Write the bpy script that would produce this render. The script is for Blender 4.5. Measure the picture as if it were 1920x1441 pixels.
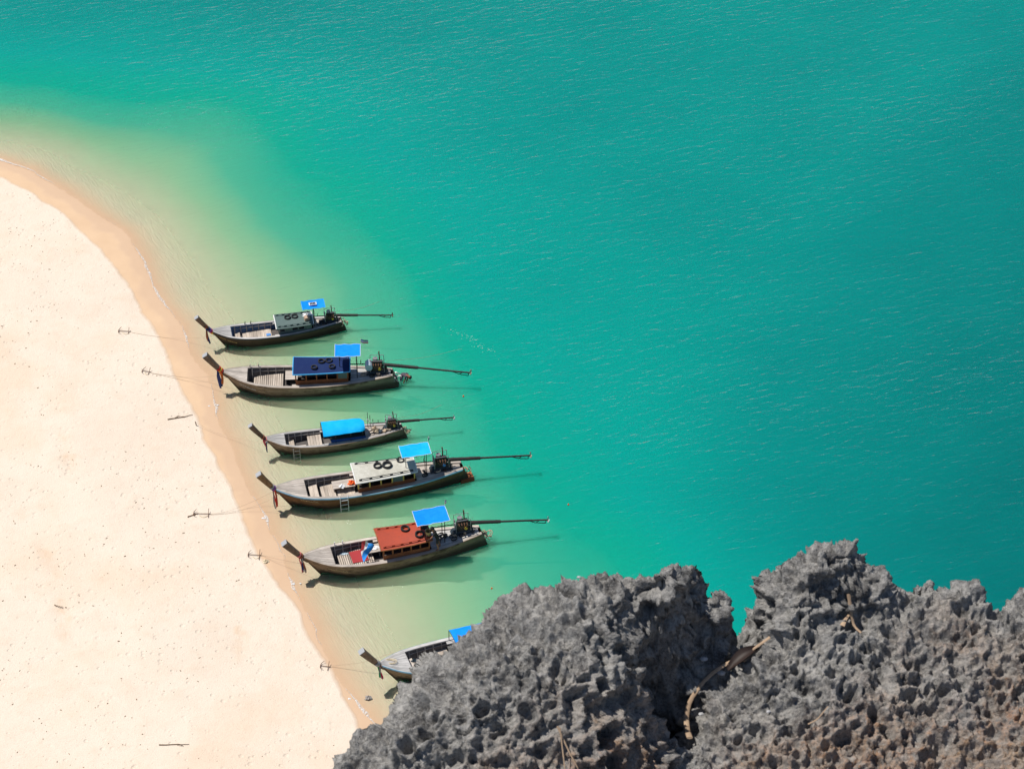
import bpy, bmesh, math, random
import numpy as np
from mathutils import Vector, Matrix

for o in list(bpy.data.objects):
    bpy.data.objects.remove(o)
S = bpy.context.scene
COL = S.collection
R = math.radians

# ------------------------------------------------------------------ camera
cam_d = bpy.data.cameras.new('camera')
cam = bpy.data.objects.new('camera', cam_d)
COL.objects.link(cam)
CAM_H = 91.5
cam.location = (0, 0, CAM_H)
cam.rotation_euler = (R(90 - 39.5), 0, 0)
cam_d.sensor_fit = 'HORIZONTAL'
cam_d.sensor_width = 36
cam_d.lens = 85
cam_d.clip_start = 0.5
cam_d.clip_end = 9000
cam_d.dof.use_dof = True
cam_d.dof.focus_distance = 132
cam_d.dof.aperture_fstop = 14.0
S.camera = cam

# ------------------------------------------------------------------ world, sun, exposure
SUN_EL, SUN_AZ = 64.0, -70.0            # azimuth measured from +Y towards +X
world = bpy.data.worlds.new('World')
S.world = world
world.use_nodes = True
wn, wl = world.node_tree.nodes, world.node_tree.links
bg = wn['Background']
sky = wn.new('ShaderNodeTexSky')
sky.sky_type = 'NISHITA'
sky.sun_disc = False
sky.sun_elevation = R(SUN_EL)
sky.sun_rotation = R(SUN_AZ)
sky.air_density = 1.0
sky.dust_density = 0.5
sky.ozone_density = 1.0
wl.new(sky.outputs[0], bg.inputs[0])
bg.inputs[1].default_value = 0.085
sun_d = bpy.data.lights.new('sun', 'SUN')
sun_d.energy = 4.8
sun_d.angle = R(0.53)
sun_d.color = (1.0, 0.95, 0.87)
sun = bpy.data.objects.new('sun', sun_d)
COL.objects.link(sun)
to_sun = Vector((math.sin(R(SUN_AZ)) * math.cos(R(SUN_EL)), math.cos(R(SUN_AZ)) * math.cos(R(SUN_EL)), math.sin(R(SUN_EL))))
sun.rotation_euler = (-to_sun).to_track_quat('-Z', 'Y').to_euler()
sun.location = to_sun * 200
S.view_settings.view_transform = 'Standard'
S.view_settings.look = 'None'
S.view_settings.exposure = 0.05
S.view_settings.gamma = 1.0
S.view_settings.use_curve_mapping = False
S.render.engine = 'CYCLES'
S.cycles.max_bounces = 6
S.cycles.transparent_max_bounces = 8
S.cycles.caustics_reflective = False
S.cycles.caustics_refractive = False
S.cycles.use_denoising = True
S.cycles.denoiser = 'OPENIMAGEDENOISE'
S.cycles.denoising_input_passes = 'RGB_ALBEDO_NORMAL'
S.cycles.sample_clamp_direct = 6.0
S.cycles.sample_clamp_indirect = 3.0

rng = random.Random(11)
nrg = np.random.default_rng(7)

# ------------------------------------------------------------------ numpy noise
def _hash(ix, iy, iz, k):
    h = (ix.astype(np.int64) * 374761393 + iy.astype(np.int64) * 668265263 + iz.astype(np.int64) * 2147483647 + k * 1274126177) & 0xFFFFFFFF
    h = ((h ^ (h >> 13)) * 1274126177) & 0xFFFFFFFF
    h = ((h ^ (h >> 16)) * 2246822519) & 0xFFFFFFFF
    return ((h ^ (h >> 15)) & 0xFFFFFF) / float(0xFFFFFF)

def vnoise(P, k=0):
    i = np.floor(P).astype(np.int64)
    f = P - i
    u = f * f * (3 - 2 * f)
    r = 0
    for dx in (0, 1):
        for dy in (0, 1):
            for dz in (0, 1):
                w = (u[:, 0] if dx else 1 - u[:, 0]) * (u[:, 1] if dy else 1 - u[:, 1]) * (u[:, 2] if dz else 1 - u[:, 2])
                r = r + w * _hash(i[:, 0] + dx, i[:, 1] + dy, i[:, 2] + dz, k)
    return r * 2 - 1

def fbm(P, octs=4, k=0):
    a, s, t = 1.0, 0, 0
    for o in range(octs):
        s = s + a * vnoise(P * (2.03 ** o) + 17.3 * o, k + o)
        t += a
        a *= 0.5
    return s / t

def worley(P, k=0, jitter=0.9):
    i = np.floor(P).astype(np.int64)
    best = np.full(len(P), 9.0)
    second = np.full(len(P), 9.0)
    cid = np.zeros(len(P))
    for dx in (-1, 0, 1):
        for dy in (-1, 0, 1):
            for dz in (-1, 0, 1):
                cx, cy, cz = i[:, 0] + dx, i[:, 1] + dy, i[:, 2] + dz
                px = cx + 0.5 + jitter * (_hash(cx, cy, cz, k) - 0.5)
                py = cy + 0.5 + jitter * (_hash(cx, cy, cz, k + 1) - 0.5)
                pz = cz + 0.5 + jitter * (_hash(cx, cy, cz, k + 2) - 0.5)
                d = np.sqrt((px - P[:, 0]) ** 2 + (py - P[:, 1]) ** 2 + (pz - P[:, 2]) ** 2)
                m = d < best
                second = np.where(m, best, np.minimum(second, d))
                cid = np.where(m, _hash(cx, cy, cz, k + 3), cid)
                best = np.where(m, d, best)
    return best, second, cid

def sstep(a, b, x):
    t = np.clip((x - a) / (b - a), 0, 1)
    return t * t * (3 - 2 * t)

def poly_dist(X, Y, pts):
    """unsigned distance to an open polyline and side sign (+ on the left of its direction)"""
    best = np.full(X.shape, 1e9)
    sg = np.ones(X.shape)
    for (ax, ay), (bx, by) in zip(pts[:-1], pts[1:]):
        vx, vy = bx - ax, by - ay
        t = np.clip(((X - ax) * vx + (Y - ay) * vy) / (vx * vx + vy * vy), 0, 1)
        dx, dy = X - (ax + t * vx), Y - (ay + t * vy)
        d = np.sqrt(dx * dx + dy * dy)
        m = d < best
        best = np.where(m, d, best)
        sg = np.where(m, np.sign(vx * dy - vy * dx), sg)
    return best, sg

# ------------------------------------------------------------------ materials
class NT:
    def __init__(s, name):
        s.m = bpy.data.materials.new(name)
        s.m.use_nodes = True
        s.n, s.l = s.m.node_tree.nodes, s.m.node_tree.links
        s.n.clear()
        s.out = s.n.new('ShaderNodeOutputMaterial')
    def new(s, t, **kw):
        n = s.n.new('ShaderNode' + t)
        for k, v in kw.items():
            setattr(n, k, v)
        return n
    def set(s, n, i, v):
        if isinstance(v, bpy.types.NodeSocket):
            s.l.new(v, n.inputs[i])
        else:
            n.inputs[i].default_value = v
    def math(s, op, a, b=None, clamp=False):
        n = s.new('Math', operation=op, use_clamp=clamp)
        s.set(n, 0, a)
        if b is not None:
            s.set(n, 1, b)
        return n.outputs[0]
    def mix(s, f, a, b, blend='MIX'):
        n = s.new('Mix', data_type='RGBA', blend_type=blend)
        s.set(n, 0, f)
        for i, v in ((6, a), (7, b)):
            if isinstance(v, tuple):
                v = (*v[:3], 1)
            s.set(n, i, v)
        return n.outputs[2]
    def noise(s, vec, scale, detail=4, rough=0.55, dist=0.0, dim='3D'):
        n = s.new('TexNoise')
        n.noise_dimensions = dim
        s.set(n, 'Vector', vec)
        s.set(n, 'Scale', scale); s.set(n, 'Detail', detail); s.set(n, 'Roughness', rough); s.set(n, 'Distortion', dist)
        return n.outputs[0]
    def ramp(s, f, stops, interp='LINEAR'):
        n = s.new('ValToRGB')
        n.color_ramp.interpolation = interp
        e = n.color_ramp.elements
        while len(e) < len(stops):
            e.new(0.5)
        for i, (p, c) in enumerate(stops):
            e[i].position = p
            e[i].color = (*c[:3], 1) if isinstance(c, tuple) else (c, c, c, 1)
        s.set(n, 0, f)
        return n.outputs[0]
    def maprange(s, v, a, b, c=0.0, d=1.0):
        n = s.new('MapRange')
        for i, x in enumerate((v, a, b, c, d)):
            s.set(n, i, x)
        return n.outputs[0]
    def coords(s, scale=(1, 1, 1), rot=(0, 0, 0), kind='Object'):
        t = s.new('TexCoord')
        mp = s.new('Mapping')
        s.l.new(t.outputs[kind], mp.inputs[0])
        mp.inputs['Scale'].default_value = scale
        mp.inputs['Rotation'].default_value = rot
        return mp.outputs[0]
    def aniso(s, rot, scale):
        return_map = s.new('Mapping')
        s.l.new(s.coords((1, 1, 1), (0, 0, rot)), return_map.inputs[0])
        return_map.inputs['Scale'].default_value = scale
        return return_map.outputs[0]
    def bump(s, h, strength=0.5, dist=0.02, normal=None):
        n = s.new('Bump')
        s.set(n, 'Strength', strength); s.set(n, 'Distance', dist); s.set(n, 'Height', h)
        if normal is not None:
            s.set(n, 'Normal', normal)
        return n.outputs[0]
    def principled(s, color, rough=0.7, normal=None, spec=0.3, metal=0.0):
        p = s.new('BsdfPrincipled')
        s.set(p, 'Base Color', (*color[:3], 1) if isinstance(color, tuple) else color)
        s.set(p, 'Roughness', rough); s.set(p, 'Specular IOR Level', spec); s.set(p, 'Metallic', metal)
        if normal is not None:
            s.set(p, 'Normal', normal)
        s.l.new(p.outputs[0], s.out.inputs[0])
        return p

def mat_wood(name, dark, light, along=(1.2, 14, 14), rough=0.8, stain=None, wetline=False):
    t = NT(name)
    c = t.coords(along)
    f = t.noise(c, 1.0, 6, 0.65)
    big = t.noise(t.coords((1.3, 1.3, 2.5)), 1.0, 3)
    col = t.ramp(f, [(0.28, dark), (0.68, light)])
    col = t.mix(t.maprange(big, 0.35, 0.75, 0.0, 0.45), col, tuple(0.62 * d for d in dark))
    if stain:
        s2 = t.noise(t.coords((0.9, 3, 2.2)), 1.0, 5, 0.7)
        col = t.mix(t.maprange(s2, 0.50, 0.62, 0.0, 0.85), col, stain)
    if wetline:                       # slime and wet wood just above the water
        sx = t.new('SeparateXYZ')
        t.l.new(t.coords(), sx.inputs[0])
        lev = t.math('ADD', sx.outputs[2], t.maprange(s2 if stain else f, 0, 1, -0.16, 0.16))
        col = t.mix(t.maprange(t.math('SUBTRACT', lev, t.maprange(sx.outputs[0], 5.0, 10.0, 0.0, 0.28)), 0.12, 0.36, 0.85, 0.0), col, (0.035, 0.027, 0.018))
    info = t.new('ObjectInfo')
    hsv = t.new('HueSaturation')
    t.set(hsv, 'Value', t.maprange(info.outputs['Random'], 0, 1, 0.8, 1.18))
    t.set(hsv, 'Color', col)
    t.principled(hsv.outputs[0], rough, t.bump(f, 0.35, 0.006), 0.25)
    return t.m

def mat_paint(name, color, rough=0.5, wear=0.25, wear_col=None, scale=3.0, metal=0.0, spec=0.4):
    t = NT(name)
    c = t.coords((scale, scale, scale))
    f = t.noise(c, 1.0, 6, 0.65)
    g = t.noise(c, 6.0, 4, 0.6)
    wc = wear_col or tuple(0.55 * x + 0.05 for x in color)
    col = t.mix(t.maprange(f, 0.42, 0.75, 0.0, wear), color, wc)
    col = t.mix(t.maprange(g, 0.45, 0.8, 0.0, wear * 0.6), col, tuple(0.7 * x for x in color))
    t.principled(col, rough, t.bump(g, 0.2, 0.004), spec, metal)
    return t.m

M = {}
M['hull_dark'] = mat_wood('hull_wood_dark', (0.05, 0.032, 0.02), (0.13, 0.09, 0.058), (0.8, 6, 16), wetline=True)
M['hull_grey'] = mat_wood('hull_wood_grey', (0.155, 0.10, 0.064), (0.38, 0.28, 0.195), (0.8, 6, 16), stain=(0.07, 0.042, 0.024), wetline=True)
M['hull_tan'] = mat_wood('hull_wood_tan', (0.15, 0.095, 0.057), (0.36, 0.25, 0.155), (0.8, 6, 16), stain=(0.065, 0.042, 0.026), wetline=True)
M['hull_brown'] = mat_wood('hull_wood_brown', (0.13, 0.062, 0.026), (0.30, 0.155, 0.07), (0.8, 6, 16), stain=(0.055, 0.03, 0.02), wetline=True)
M['keel'] = mat_wood('keel_wood', (0.05, 0.03, 0.02), (0.15, 0.09, 0.05), (1, 8, 8))
M['deck'] = mat_wood('deck_wood_pale', (0.34, 0.29, 0.25), (0.60, 0.54, 0.48), (1.2, 16, 10))
M['deck_lat'] = mat_wood('floor_wood_pale', (0.34, 0.28, 0.23), (0.62, 0.54, 0.46), (16, 1.2, 10))
M['deck_grey'] = mat_wood('deck_wood_grey', (0.33, 0.32, 0.31), (0.58, 0.56, 0.54), (1.2, 16, 10))
M['prow'] = mat_wood('prow_wood', (0.09, 0.06, 0.04), (0.24, 0.17, 0.12), (6, 16, 3))
M['prow_brown'] = mat_wood('prow_wood_brown', (0.13, 0.075, 0.035), (0.33, 0.2, 0.1), (6, 16, 3))
M['prow_cap'] = mat_paint('prow_cap_grey', (0.34, 0.35, 0.37), 0.5, 0.3)
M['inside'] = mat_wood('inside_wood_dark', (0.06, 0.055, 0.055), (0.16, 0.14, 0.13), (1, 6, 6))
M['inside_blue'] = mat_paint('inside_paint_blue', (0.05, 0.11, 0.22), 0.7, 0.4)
M['rib'] = mat_wood('rib_wood', (0.22, 0.2, 0.19), (0.42, 0.38, 0.35), (6, 6, 3))
M['trim_blue'] = mat_paint('trim_paint_light_blue', (0.22, 0.44, 0.60), 0.55, 0.5, (0.10, 0.14, 0.18))
M['trim_dark'] = mat_paint('trim_paint_black', (0.025, 0.027, 0.03), 0.55, 0.3)
M['roof_green'] = mat_paint('roof_paint_slate_green', (0.085, 0.13, 0.122), 0.6, 0.5, (0.13, 0.18, 0.17), 2.2)
M['roof_navy'] = mat_paint('roof_paint_navy', (0.008, 0.021, 0.092), 0.75, 0.5, (0.018, 0.038, 0.11), 2.0, spec=0.15)
M['roof_white'] = mat_paint('roof_paint_off_white', (0.53, 0.515, 0.45), 0.7, 0.95, (0.30, 0.285, 0.225), 1.6)
M['roof_red'] = mat_paint('roof_paint_red', (0.40, 0.062, 0.028), 0.5, 0.75, (0.25, 0.05, 0.03), 1.5)
M['edge_blue'] = mat_paint('edge_paint_sky_blue', (0.05, 0.36, 0.70), 0.5, 0.3)
M['edge_white'] = mat_paint('edge_paint_white', (0.72, 0.72, 0.70), 0.5, 0.35)
M['wall_teak'] = mat_wood('cabin_teak', (0.16, 0.055, 0.022), (0.36, 0.13, 0.05), (2, 6, 10))
M['wall_yellow'] = mat_paint('cabin_paint_yellow', (0.62, 0.44, 0.10), 0.6, 0.4)
M['wall_green'] = mat_paint('cabin_paint_green', (0.10, 0.14, 0.135), 0.6, 0.4)
M['wall_blue'] = mat_paint('box_paint_blue', (0.02, 0.10, 0.36), 0.6, 0.4)
M['tarp_blue'] = mat_paint('tarp_blue', (0.004, 0.23, 0.80), 0.7, 0.6, (0.02, 0.34, 0.86), 1.7, spec=0.1)
M['tarp_cyan'] = mat_paint('tarp_cyan', (0.003, 0.38, 0.80), 0.7, 0.6, (0.03, 0.50, 0.86), 1.7, spec=0.1)
M['hem'] = mat_paint('tarp_hem_grey', (0.55, 0.60, 0.66), 0.7, 0.3)
M['steel_dark'] = mat_paint('engine_black_steel', (0.020, 0.020, 0.021), 0.45, 0.6, (0.06, 0.045, 0.035), 6, 0.3)
M['steel'] = mat_paint('grey_steel', (0.35, 0.35, 0.36), 0.4, 0.5, (0.18, 0.14, 0.11), 6, 0.6)
M['alu'] = mat_paint('pale_aluminium', (0.60, 0.61, 0.63), 0.4, 0.3, None, 4, 0.4)
M['rust'] = mat_paint('rusty_iron', (0.14, 0.065, 0.035), 0.8, 0.7, (0.06, 0.035, 0.025), 9)
M['shaft'] = mat_paint('shaft_iron', (0.020, 0.017, 0.016), 0.6, 0.6, (0.075, 0.04, 0.03), 2.5)
M['engine_blue'] = mat_paint('engine_bed_blue', (0.016, 0.032, 0.048), 0.6, 0.6)
M['tank'] = mat_paint('tank_blue_grey', (0.42, 0.52, 0.60), 0.35, 0.3)
M['rubber'] = mat_paint('rubber_black', (0.018, 0.018, 0.019), 0.75, 0.4, (0.05, 0.05, 0.05), 8)
M['rope'] = mat_paint('rope_tan', (0.46, 0.35, 0.24), 0.9, 0.5, None, 20)
M['rope_pale'] = mat_paint('rope_pale', (0.62, 0.52, 0.36), 0.9, 0.5, None, 20)
M['white'] = mat_paint('white_plastic', (0.75, 0.76, 0.77), 0.5, 0.15)
M['carton'] = mat_paint('carton_tan', (0.48, 0.33, 0.23), 0.8, 0.3)
M['bucket'] = mat_paint('bucket_ochre', (0.52, 0.40, 0.17), 0.5, 0.4)
M['orange'] = mat_paint('orange_fabric', (0.85, 0.13, 0.02), 0.7, 0.2)
M['mat_red'] = mat_paint('mat_red', (0.36, 0.035, 0.04), 0.9, 0.4, (0.27, 0.05, 0.05), 5)
M['blue_mat'] = mat_paint('cushion_blue', (0.08, 0.26, 0.62), 0.8, 0.3)
M['solar'] = mat_paint('solar_cells', (0.012, 0.018, 0.04), 0.2, 0.1)
M['brass'] = mat_paint('propeller_bronze', (0.50, 0.36, 0.27), 0.4, 0.4, None, 6, 0.3)
for n_, c_ in dict(red=(0.60, 0.035, 0.02), navy=(0.02, 0.035, 0.14), rib_orange=(0.62, 0.16, 0.03), pink=(0.62, 0.16, 0.15), purple=(0.22, 0.08, 0.30), yellow=(0.80, 0.52, 0.06),
                   green=(0.04, 0.36, 0.16), grey=(0.30, 0.29, 0.28), brown=(0.26, 0.075, 0.035), flag_white=(0.80, 0.80, 0.80), flag_blue=(0.02, 0.26, 0.72), flag_red=(0.52, 0.05, 0.05), crimson=(0.45, 0.02, 0.07)).items():
    M[n_] = mat_paint('cloth_' + n_, c_, 0.9, 0.3, None, 8)
M['gold'] = mat_paint('lettering_gold', (0.55, 0.38, 0.13), 0.6, 0.5, None, 30)
M['letter_white'] = mat_paint('lettering_white', (0.62, 0.60, 0.56), 0.6, 0.5, None, 30)
M['letter_tan'] = mat_paint('lettering_tan', (0.60, 0.45, 0.25), 0.6, 0.5, None, 30)
M['skin'] = mat_paint('skin_brown', (0.28, 0.125, 0.07), 0.55, 0.1)
M['hair'] = mat_paint('hair_black', (0.008, 0.007, 0.007), 0.6, 0.1)
M['shirt_plum'] = mat_paint('shirt_plum_grey', (0.075, 0.058, 0.08), 0.9, 0.2)
M['shirt_black'] = mat_paint('shirt_black', (0.012, 0.011, 0.012), 0.9, 0.2)
M['shorts'] = mat_paint('shorts_black', (0.016, 0.016, 0.02), 0.9, 0.2)
M['wood_drift'] = mat_wood('driftwood', (0.12, 0.075, 0.045), (0.30, 0.2, 0.13), (3, 8, 8))
M['debris'] = mat_paint('leaf_litter', (0.26, 0.175, 0.115), 0.9, 0.8, (0.13, 0.085, 0.055), 2)
M['straw'] = mat_paint('dry_straw', (0.40, 0.285, 0.19), 0.8, 0.7, (0.22, 0.145, 0.095), 14)
M['dead_leaf'] = mat_paint('dead_leaf_brown', (0.020, 0.009, 0.006), 0.6, 0.3)
M['shell'] = mat_paint('shell_white', (0.40, 0.40, 0.41), 0.5, 0.3)

# ------------------------------------------------------------------ mesh builder
class MB:
    def __init__(s):
        s.v, s.f, s.mi = [], [], []
    def add(s, vs, fs, mi=0):
        o = len(s.v)
        s.v += [tuple(v) for v in vs]
        s.f += [tuple(i + o for i in f) for f in fs]
        s.mi += [mi] * len(fs)
        return s
    def box(s, c, d, rz=0, ry=0, rx=0, mi=0, taper=1.0):
        x, y, z = (k / 2 for k in d)
        vs = [(-x, -y, -z), (x, -y, -z), (x, y, -z), (-x, y, -z), (-x * taper, -y * taper, z), (x * taper, -y * taper, z), (x * taper, y * taper, z), (-x * taper, y * taper, z)]
        m = Matrix.Translation(c) @ Matrix.Rotation(rz, 4, 'Z') @ Matrix.Rotation(ry, 4, 'Y') @ Matrix.Rotation(rx, 4, 'X')
        return s.add([m @ Vector(v) for v in vs], [(3, 2, 1, 0), (4, 5, 6, 7), (0, 1, 5, 4), (1, 2, 6, 5), (2, 3, 7, 6), (3, 0, 4, 7)], mi)
    def prism(s, ring_a, ring_b, mi=0):
        n = len(ring_a)
        fs = [tuple(range(n - 1, -1, -1)), tuple(range(n, 2 * n))] + [(i, (i + 1) % n, n + (i + 1) % n, n + i) for i in range(n)]
        return s.add(list(ring_a) + list(ring_b), fs, mi)
    def tube(s, path, r, n=8, mi=0, cap=True, flat=1.0):
        P = [Vector(p) for p in path]
        vs, fs = [], []
        k = len(P)
        up = Vector((0, 0, 1))
        for i, p in enumerate(P):
            d = (P[min(i + 1, k - 1)] - P[max(i - 1, 0)]).normalized()
            a = d.cross(up)
            if a.length < 1e-3:
                a = d.cross(Vector((0, 1, 0)))
            a.normalize()
            b = a.cross(d).normalized()
            rr = r[i] if isinstance(r, (list, tuple)) else r
            for j in range(n):
                t = 2 * math.pi * j / n
                vs.append(p + a * math.cos(t) * rr + b * math.sin(t) * rr * flat)
        for i in range(k - 1):
            for j in range(n):
                fs.append((i * n + j, i * n + (j + 1) % n, (i + 1) * n + (j + 1) % n, (i + 1) * n + j))
        if cap:
            fs += [tuple(range(n - 1, -1, -1)), tuple((k - 1) * n + j for j in range(n))]
        return s.add(vs, fs, mi)
    def cyl(s, a, b, r, n=14, mi=0, r2=None):
        return s.tube([a, b], [r, r2 if r2 is not None else r], n, mi)
    def torus(s, c, R_, r, n=26, m=10, mi=0, rot=None, sq=1.0):
        vs, fs = [], []
        for i in range(n):
            t = 2 * math.pi * i / n
            for j in range(m):
                u = 2 * math.pi * j / m
                vs.append(Vector(((R_ + r * math.cos(u)) * math.cos(t), (R_ + r * math.cos(u)) * math.sin(t), r * sq * math.sin(u))))
        for i in range(n):
            for j in range(m):
                fs.append((i * m + j, ((i + 1) % n) * m + j, ((i + 1) % n) * m + (j + 1) % m, i * m + (j + 1) % m))
        mm = Matrix.Translation(c) @ (rot or Matrix())
        return s.add([mm @ v for v in vs], fs, mi)
    def grid(s, rows, mi=0, closed=False):
        n = len(rows[0])
        vs = [p for r_ in rows for p in r_]
        fs = []
        for i in range(len(rows) - 1):
            for j in range(n - 1 + (1 if closed else 0)):
                fs.append((i * n + j, i * n + (j + 1) % n, (i + 1) * n + (j + 1) % n, (i + 1) * n + j))
        return s.add(vs, fs, mi)
    def mesh(s, name):
        me = bpy.data.meshes.new(name)
        me.from_pydata(s.v, [], s.f)
        me.update()
        return me
    def build(s, name, mats, parent=None, smooth=False, bevel=0.0, label=None, recalc=True):
        me = s.mesh(name)
        if recalc:
            b = bmesh.new(); b.from_mesh(me)
            bmesh.ops.recalc_face_normals(b, faces=b.faces)
            b.to_mesh(me); b.free()
        if not isinstance(mats, (list, tuple)):
            mats = [mats]
        for m in mats:
            me.materials.append(M[m] if isinstance(m, str) else m)
        if len(mats) > 1:
            me.polygons.foreach_set('material_index', s.mi)
        o = bpy.data.objects.new(name, me)
        COL.objects.link(o)
        if parent is not None:
            o.parent = parent
        if smooth:
            me.polygons.foreach_set('use_smooth', [True] * len(me.polygons))
            try:
                me.set_sharp_from_angle(angle=R(38))
            except Exception:
                pass
        if bevel:
            bv = o.modifiers.new('bevel', 'BEVEL')
            bv.width = bevel; bv.segments = 2; bv.limit_method = 'ANGLE'
        if label:
            o['label'] = label
        return o

def tag(o, label, cat, group=None):
    o['label'] = label
    o['category'] = cat
    if group:
        o['group'] = group
    return o

def empty(name, loc, rz=0):
    o = bpy.data.objects.new(name, None)
    COL.objects.link(o)
    o.location = loc
    o.rotation_euler = (0, 0, rz)
    o.empty_display_size = 0.3
    return o

# ------------------------------------------------------------------ coast shape (metres)
SHORE = [(-75, 139), (-52, 138), (-40, 136.3), (-34.35, 134.76), (-32.01, 133.5), (-30.34, 131.82), (-27.89, 129.39), (-25.12, 126.71), (-23.33, 123.25), (-21.88, 119.36), (-20.44, 116.68), (-19.33, 113.81), (-18.35, 112.03), (-17.59, 109.78), (-17.07, 107.59), (-15.95, 104.75), (-14.76, 101.55), (-13.67, 99.11), (-12.57, 96.32), (-11.67, 93.81), (-10.79, 91.38), (-9.49, 88.63), (-8.54, 86.35), (-7.35, 84.49), (-5.88, 81.6), (-2, 74), (4, 64), (12, 50), (20, 30), (26, 0), (30, -60)]
WET = [(-75, 136), (-52, 135), (-40, 133.8), (-33.97, 132.44), (-31.56, 130.6), (-29.94, 129.09), (-27.45, 126.13), (-25.12, 122.69), (-23.08, 118.28), (-21.35, 114.58), (-20.05, 111.52), (-18.38, 107.59), (-17.13, 104.29), (-15.95, 101.33), (-14.82, 98.68), (-14.03, 96.32), (-13.03, 94.64), (-11.87, 92.59), (-11.02, 90.59), (-9.75, 88.25), (-8.77, 85.6), (-8.15, 84.12), (-7.22, 81.6), (-4, 73.5), (2, 63), (10, 49), (18, 29.5), (24, 0), (28, -60)]
TEAL = [(-90, 152), (-60, 149), (-36.12, 145.63), (-31.03, 144.24), (-26.3, 142.18), (-21.42, 141.5), (-18.77, 140.83), (-16.72, 138.18), (-13.47, 132.75), (-10.32, 126.71), (-7.42, 122.69), (-5.26, 117.74), (-3.56, 114.58), (-0.94, 109.54), (0.92, 104.75), (2.11, 101.55), (3.85, 98.46), (5.54, 95.89), (7.74, 92.99), (13, 85), (20, 74), (30, 56), (40, 20), (46, -60)]

def coast(X, Y):
    """height of the sand, wetness distance, at ground points"""
    P = np.stack([X, Y, X * 0], 1)
    wob = 0.35 * fbm(P * 0.35, 4, 3) + 0.10 * fbm(P * 1.6, 3, 9)
    ds, ss = poly_dist(X, Y, SHORE)
    dt, st = poly_dist(X, Y, TEAL)
    s = ds * ss + wob                      # + on the sea side
    t = dt * st + 2.2 * fbm(P * 0.10, 3, 21)
    sea = s > 0
    fr = np.clip(s / np.maximum(s - np.minimum(t, 0), 1e-3), 0, 1)
    shallow = 1.7 * fr ** 1.0
    deep = 1.7 + 1.3 * (1 - np.exp(-np.maximum(t, 0) / 9.0)) + 0.04 * np.clip(t, 0, 18) + 0.05 * np.clip(Y - 142, 0, 40) * sstep(0, 6, t) * sstep(5, -25, X) + 0.09 * np.clip(X - 0.55 * (Y - 95), 0, 40) * sstep(0, 12, t)
    depth = np.where(t > 0, deep, shallow)
    beach = np.minimum(0.05 * np.abs(s), 0.35 + 0.008 * np.abs(s))
    relief = 0.05 * fbm(P * 0.22, 3, 5) * sstep(2, 8, -s)
    z = np.where(sea, -depth, beach + relief)
    dw, sw = poly_dist(X, Y, WET)
    w = dw * sw + 0.35 * fbm(P * 0.5, 4, 13) + 0.12 * fbm(P * 2.2, 3, 14)
    return z, w, s

def axis(fine0, fine1, step, lo, hi, grow=1.35):
    a = list(np.arange(fine0, fine1 + step * 0.5, step))
    st, x = step, a[-1]
    while x < hi:
        st *= grow
        x = min(x + st, hi)
        a.append(x)
    st, x = step, a[0]
    pre = []
    while x > lo:
        st *= grow
        x = max(x - st, lo)
        pre.append(x)
    return np.array(pre[::-1] + a)

def grid_mesh(name, xs, ys, zf, attrs=()):
    gx, gy = np.meshgrid(xs, ys)
    X, Y = gx.ravel(), gy.ravel()
    Z, A = zf(X, Y)
    nx, ny = len(xs), len(ys)
    i = np.arange(nx * ny).reshape(ny, nx)
    q = np.stack([i[:-1, :-1], i[:-1, 1:], i[1:, 1:], i[1:, :-1]], -1).reshape(-1, 4)
    me = bpy.data.meshes.new(name)
    me.vertices.add(nx * ny)
    me.vertices.foreach_set('co', np.stack([X, Y, Z], 1).ravel())
    me.loops.add(len(q) * 4)
    me.loops.foreach_set('vertex_index', q.ravel().astype(np.int32))
    me.polygons.add(len(q))
    me.polygons.foreach_set('loop_start', np.arange(0, len(q) * 4, 4, dtype=np.int32))
    me.polygons.foreach_set('loop_total', np.full(len(q), 4, dtype=np.int32))
    me.polygons.foreach_set('use_smooth', np.ones(len(q), dtype=bool))
    me.update(calc_edges=True)
    for k, v in A.items():
        at = me.attributes.new(k, 'FLOAT', 'POINT')
        at.data.foreach_set('value', v.astype(np.float32))
    return me

XS = axis(-40, 40, 0.33, -4000, 4000, 1.5)
YS = axis(74, 162, 0.33, -300, 6000, 1.5)

TRACKS = [[(-29.2, 100.9), (-27.6, 99.6), (-26.2, 97.2), (-25.0, 95.3), (-24.6, 94.4)], [(-24.2, 92.5), (-23.6, 90.6), (-23.0, 88.6)], [(-27.7, 86.2), (-27.0, 84.3), (-26.3, 82.4)], [(-26.4, 106.2), (-25.6, 104.5), (-25.0, 103.0)], [(-14.6, 90.5), (-13.6, 87.8)]]

def ground_f(X, Y):
    z, w, s = coast(X, Y)
    P = np.stack([X, Y, X * 0], 1)
    tr = np.zeros(len(X))
    for pl in TRACKS:
        d, _ = poly_dist(X, Y, pl)
        d = d + 0.35 * fbm(P * 0.8, 3, 31)
        tr = np.maximum(tr, 1 - sstep(0.05, 0.5, np.abs(d)))
    tr *= sstep(-0.25, 0.25, fbm(P * 0.45, 3, 41) + 0.15)
    z = z - 0.05 * tr
    far = (np.abs(X) > 200) | (Y > 300) | (Y < -100)
    z = np.where(far & (s > 0), -9.0, z)
    return z, dict(wet=w, damp=tr, shore=s)

def sea_f(X, Y):
    z, w, s = coast(X, Y)
    return X * 0, dict(depth=np.clip(-z, 0, 20), shore=s)

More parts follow.
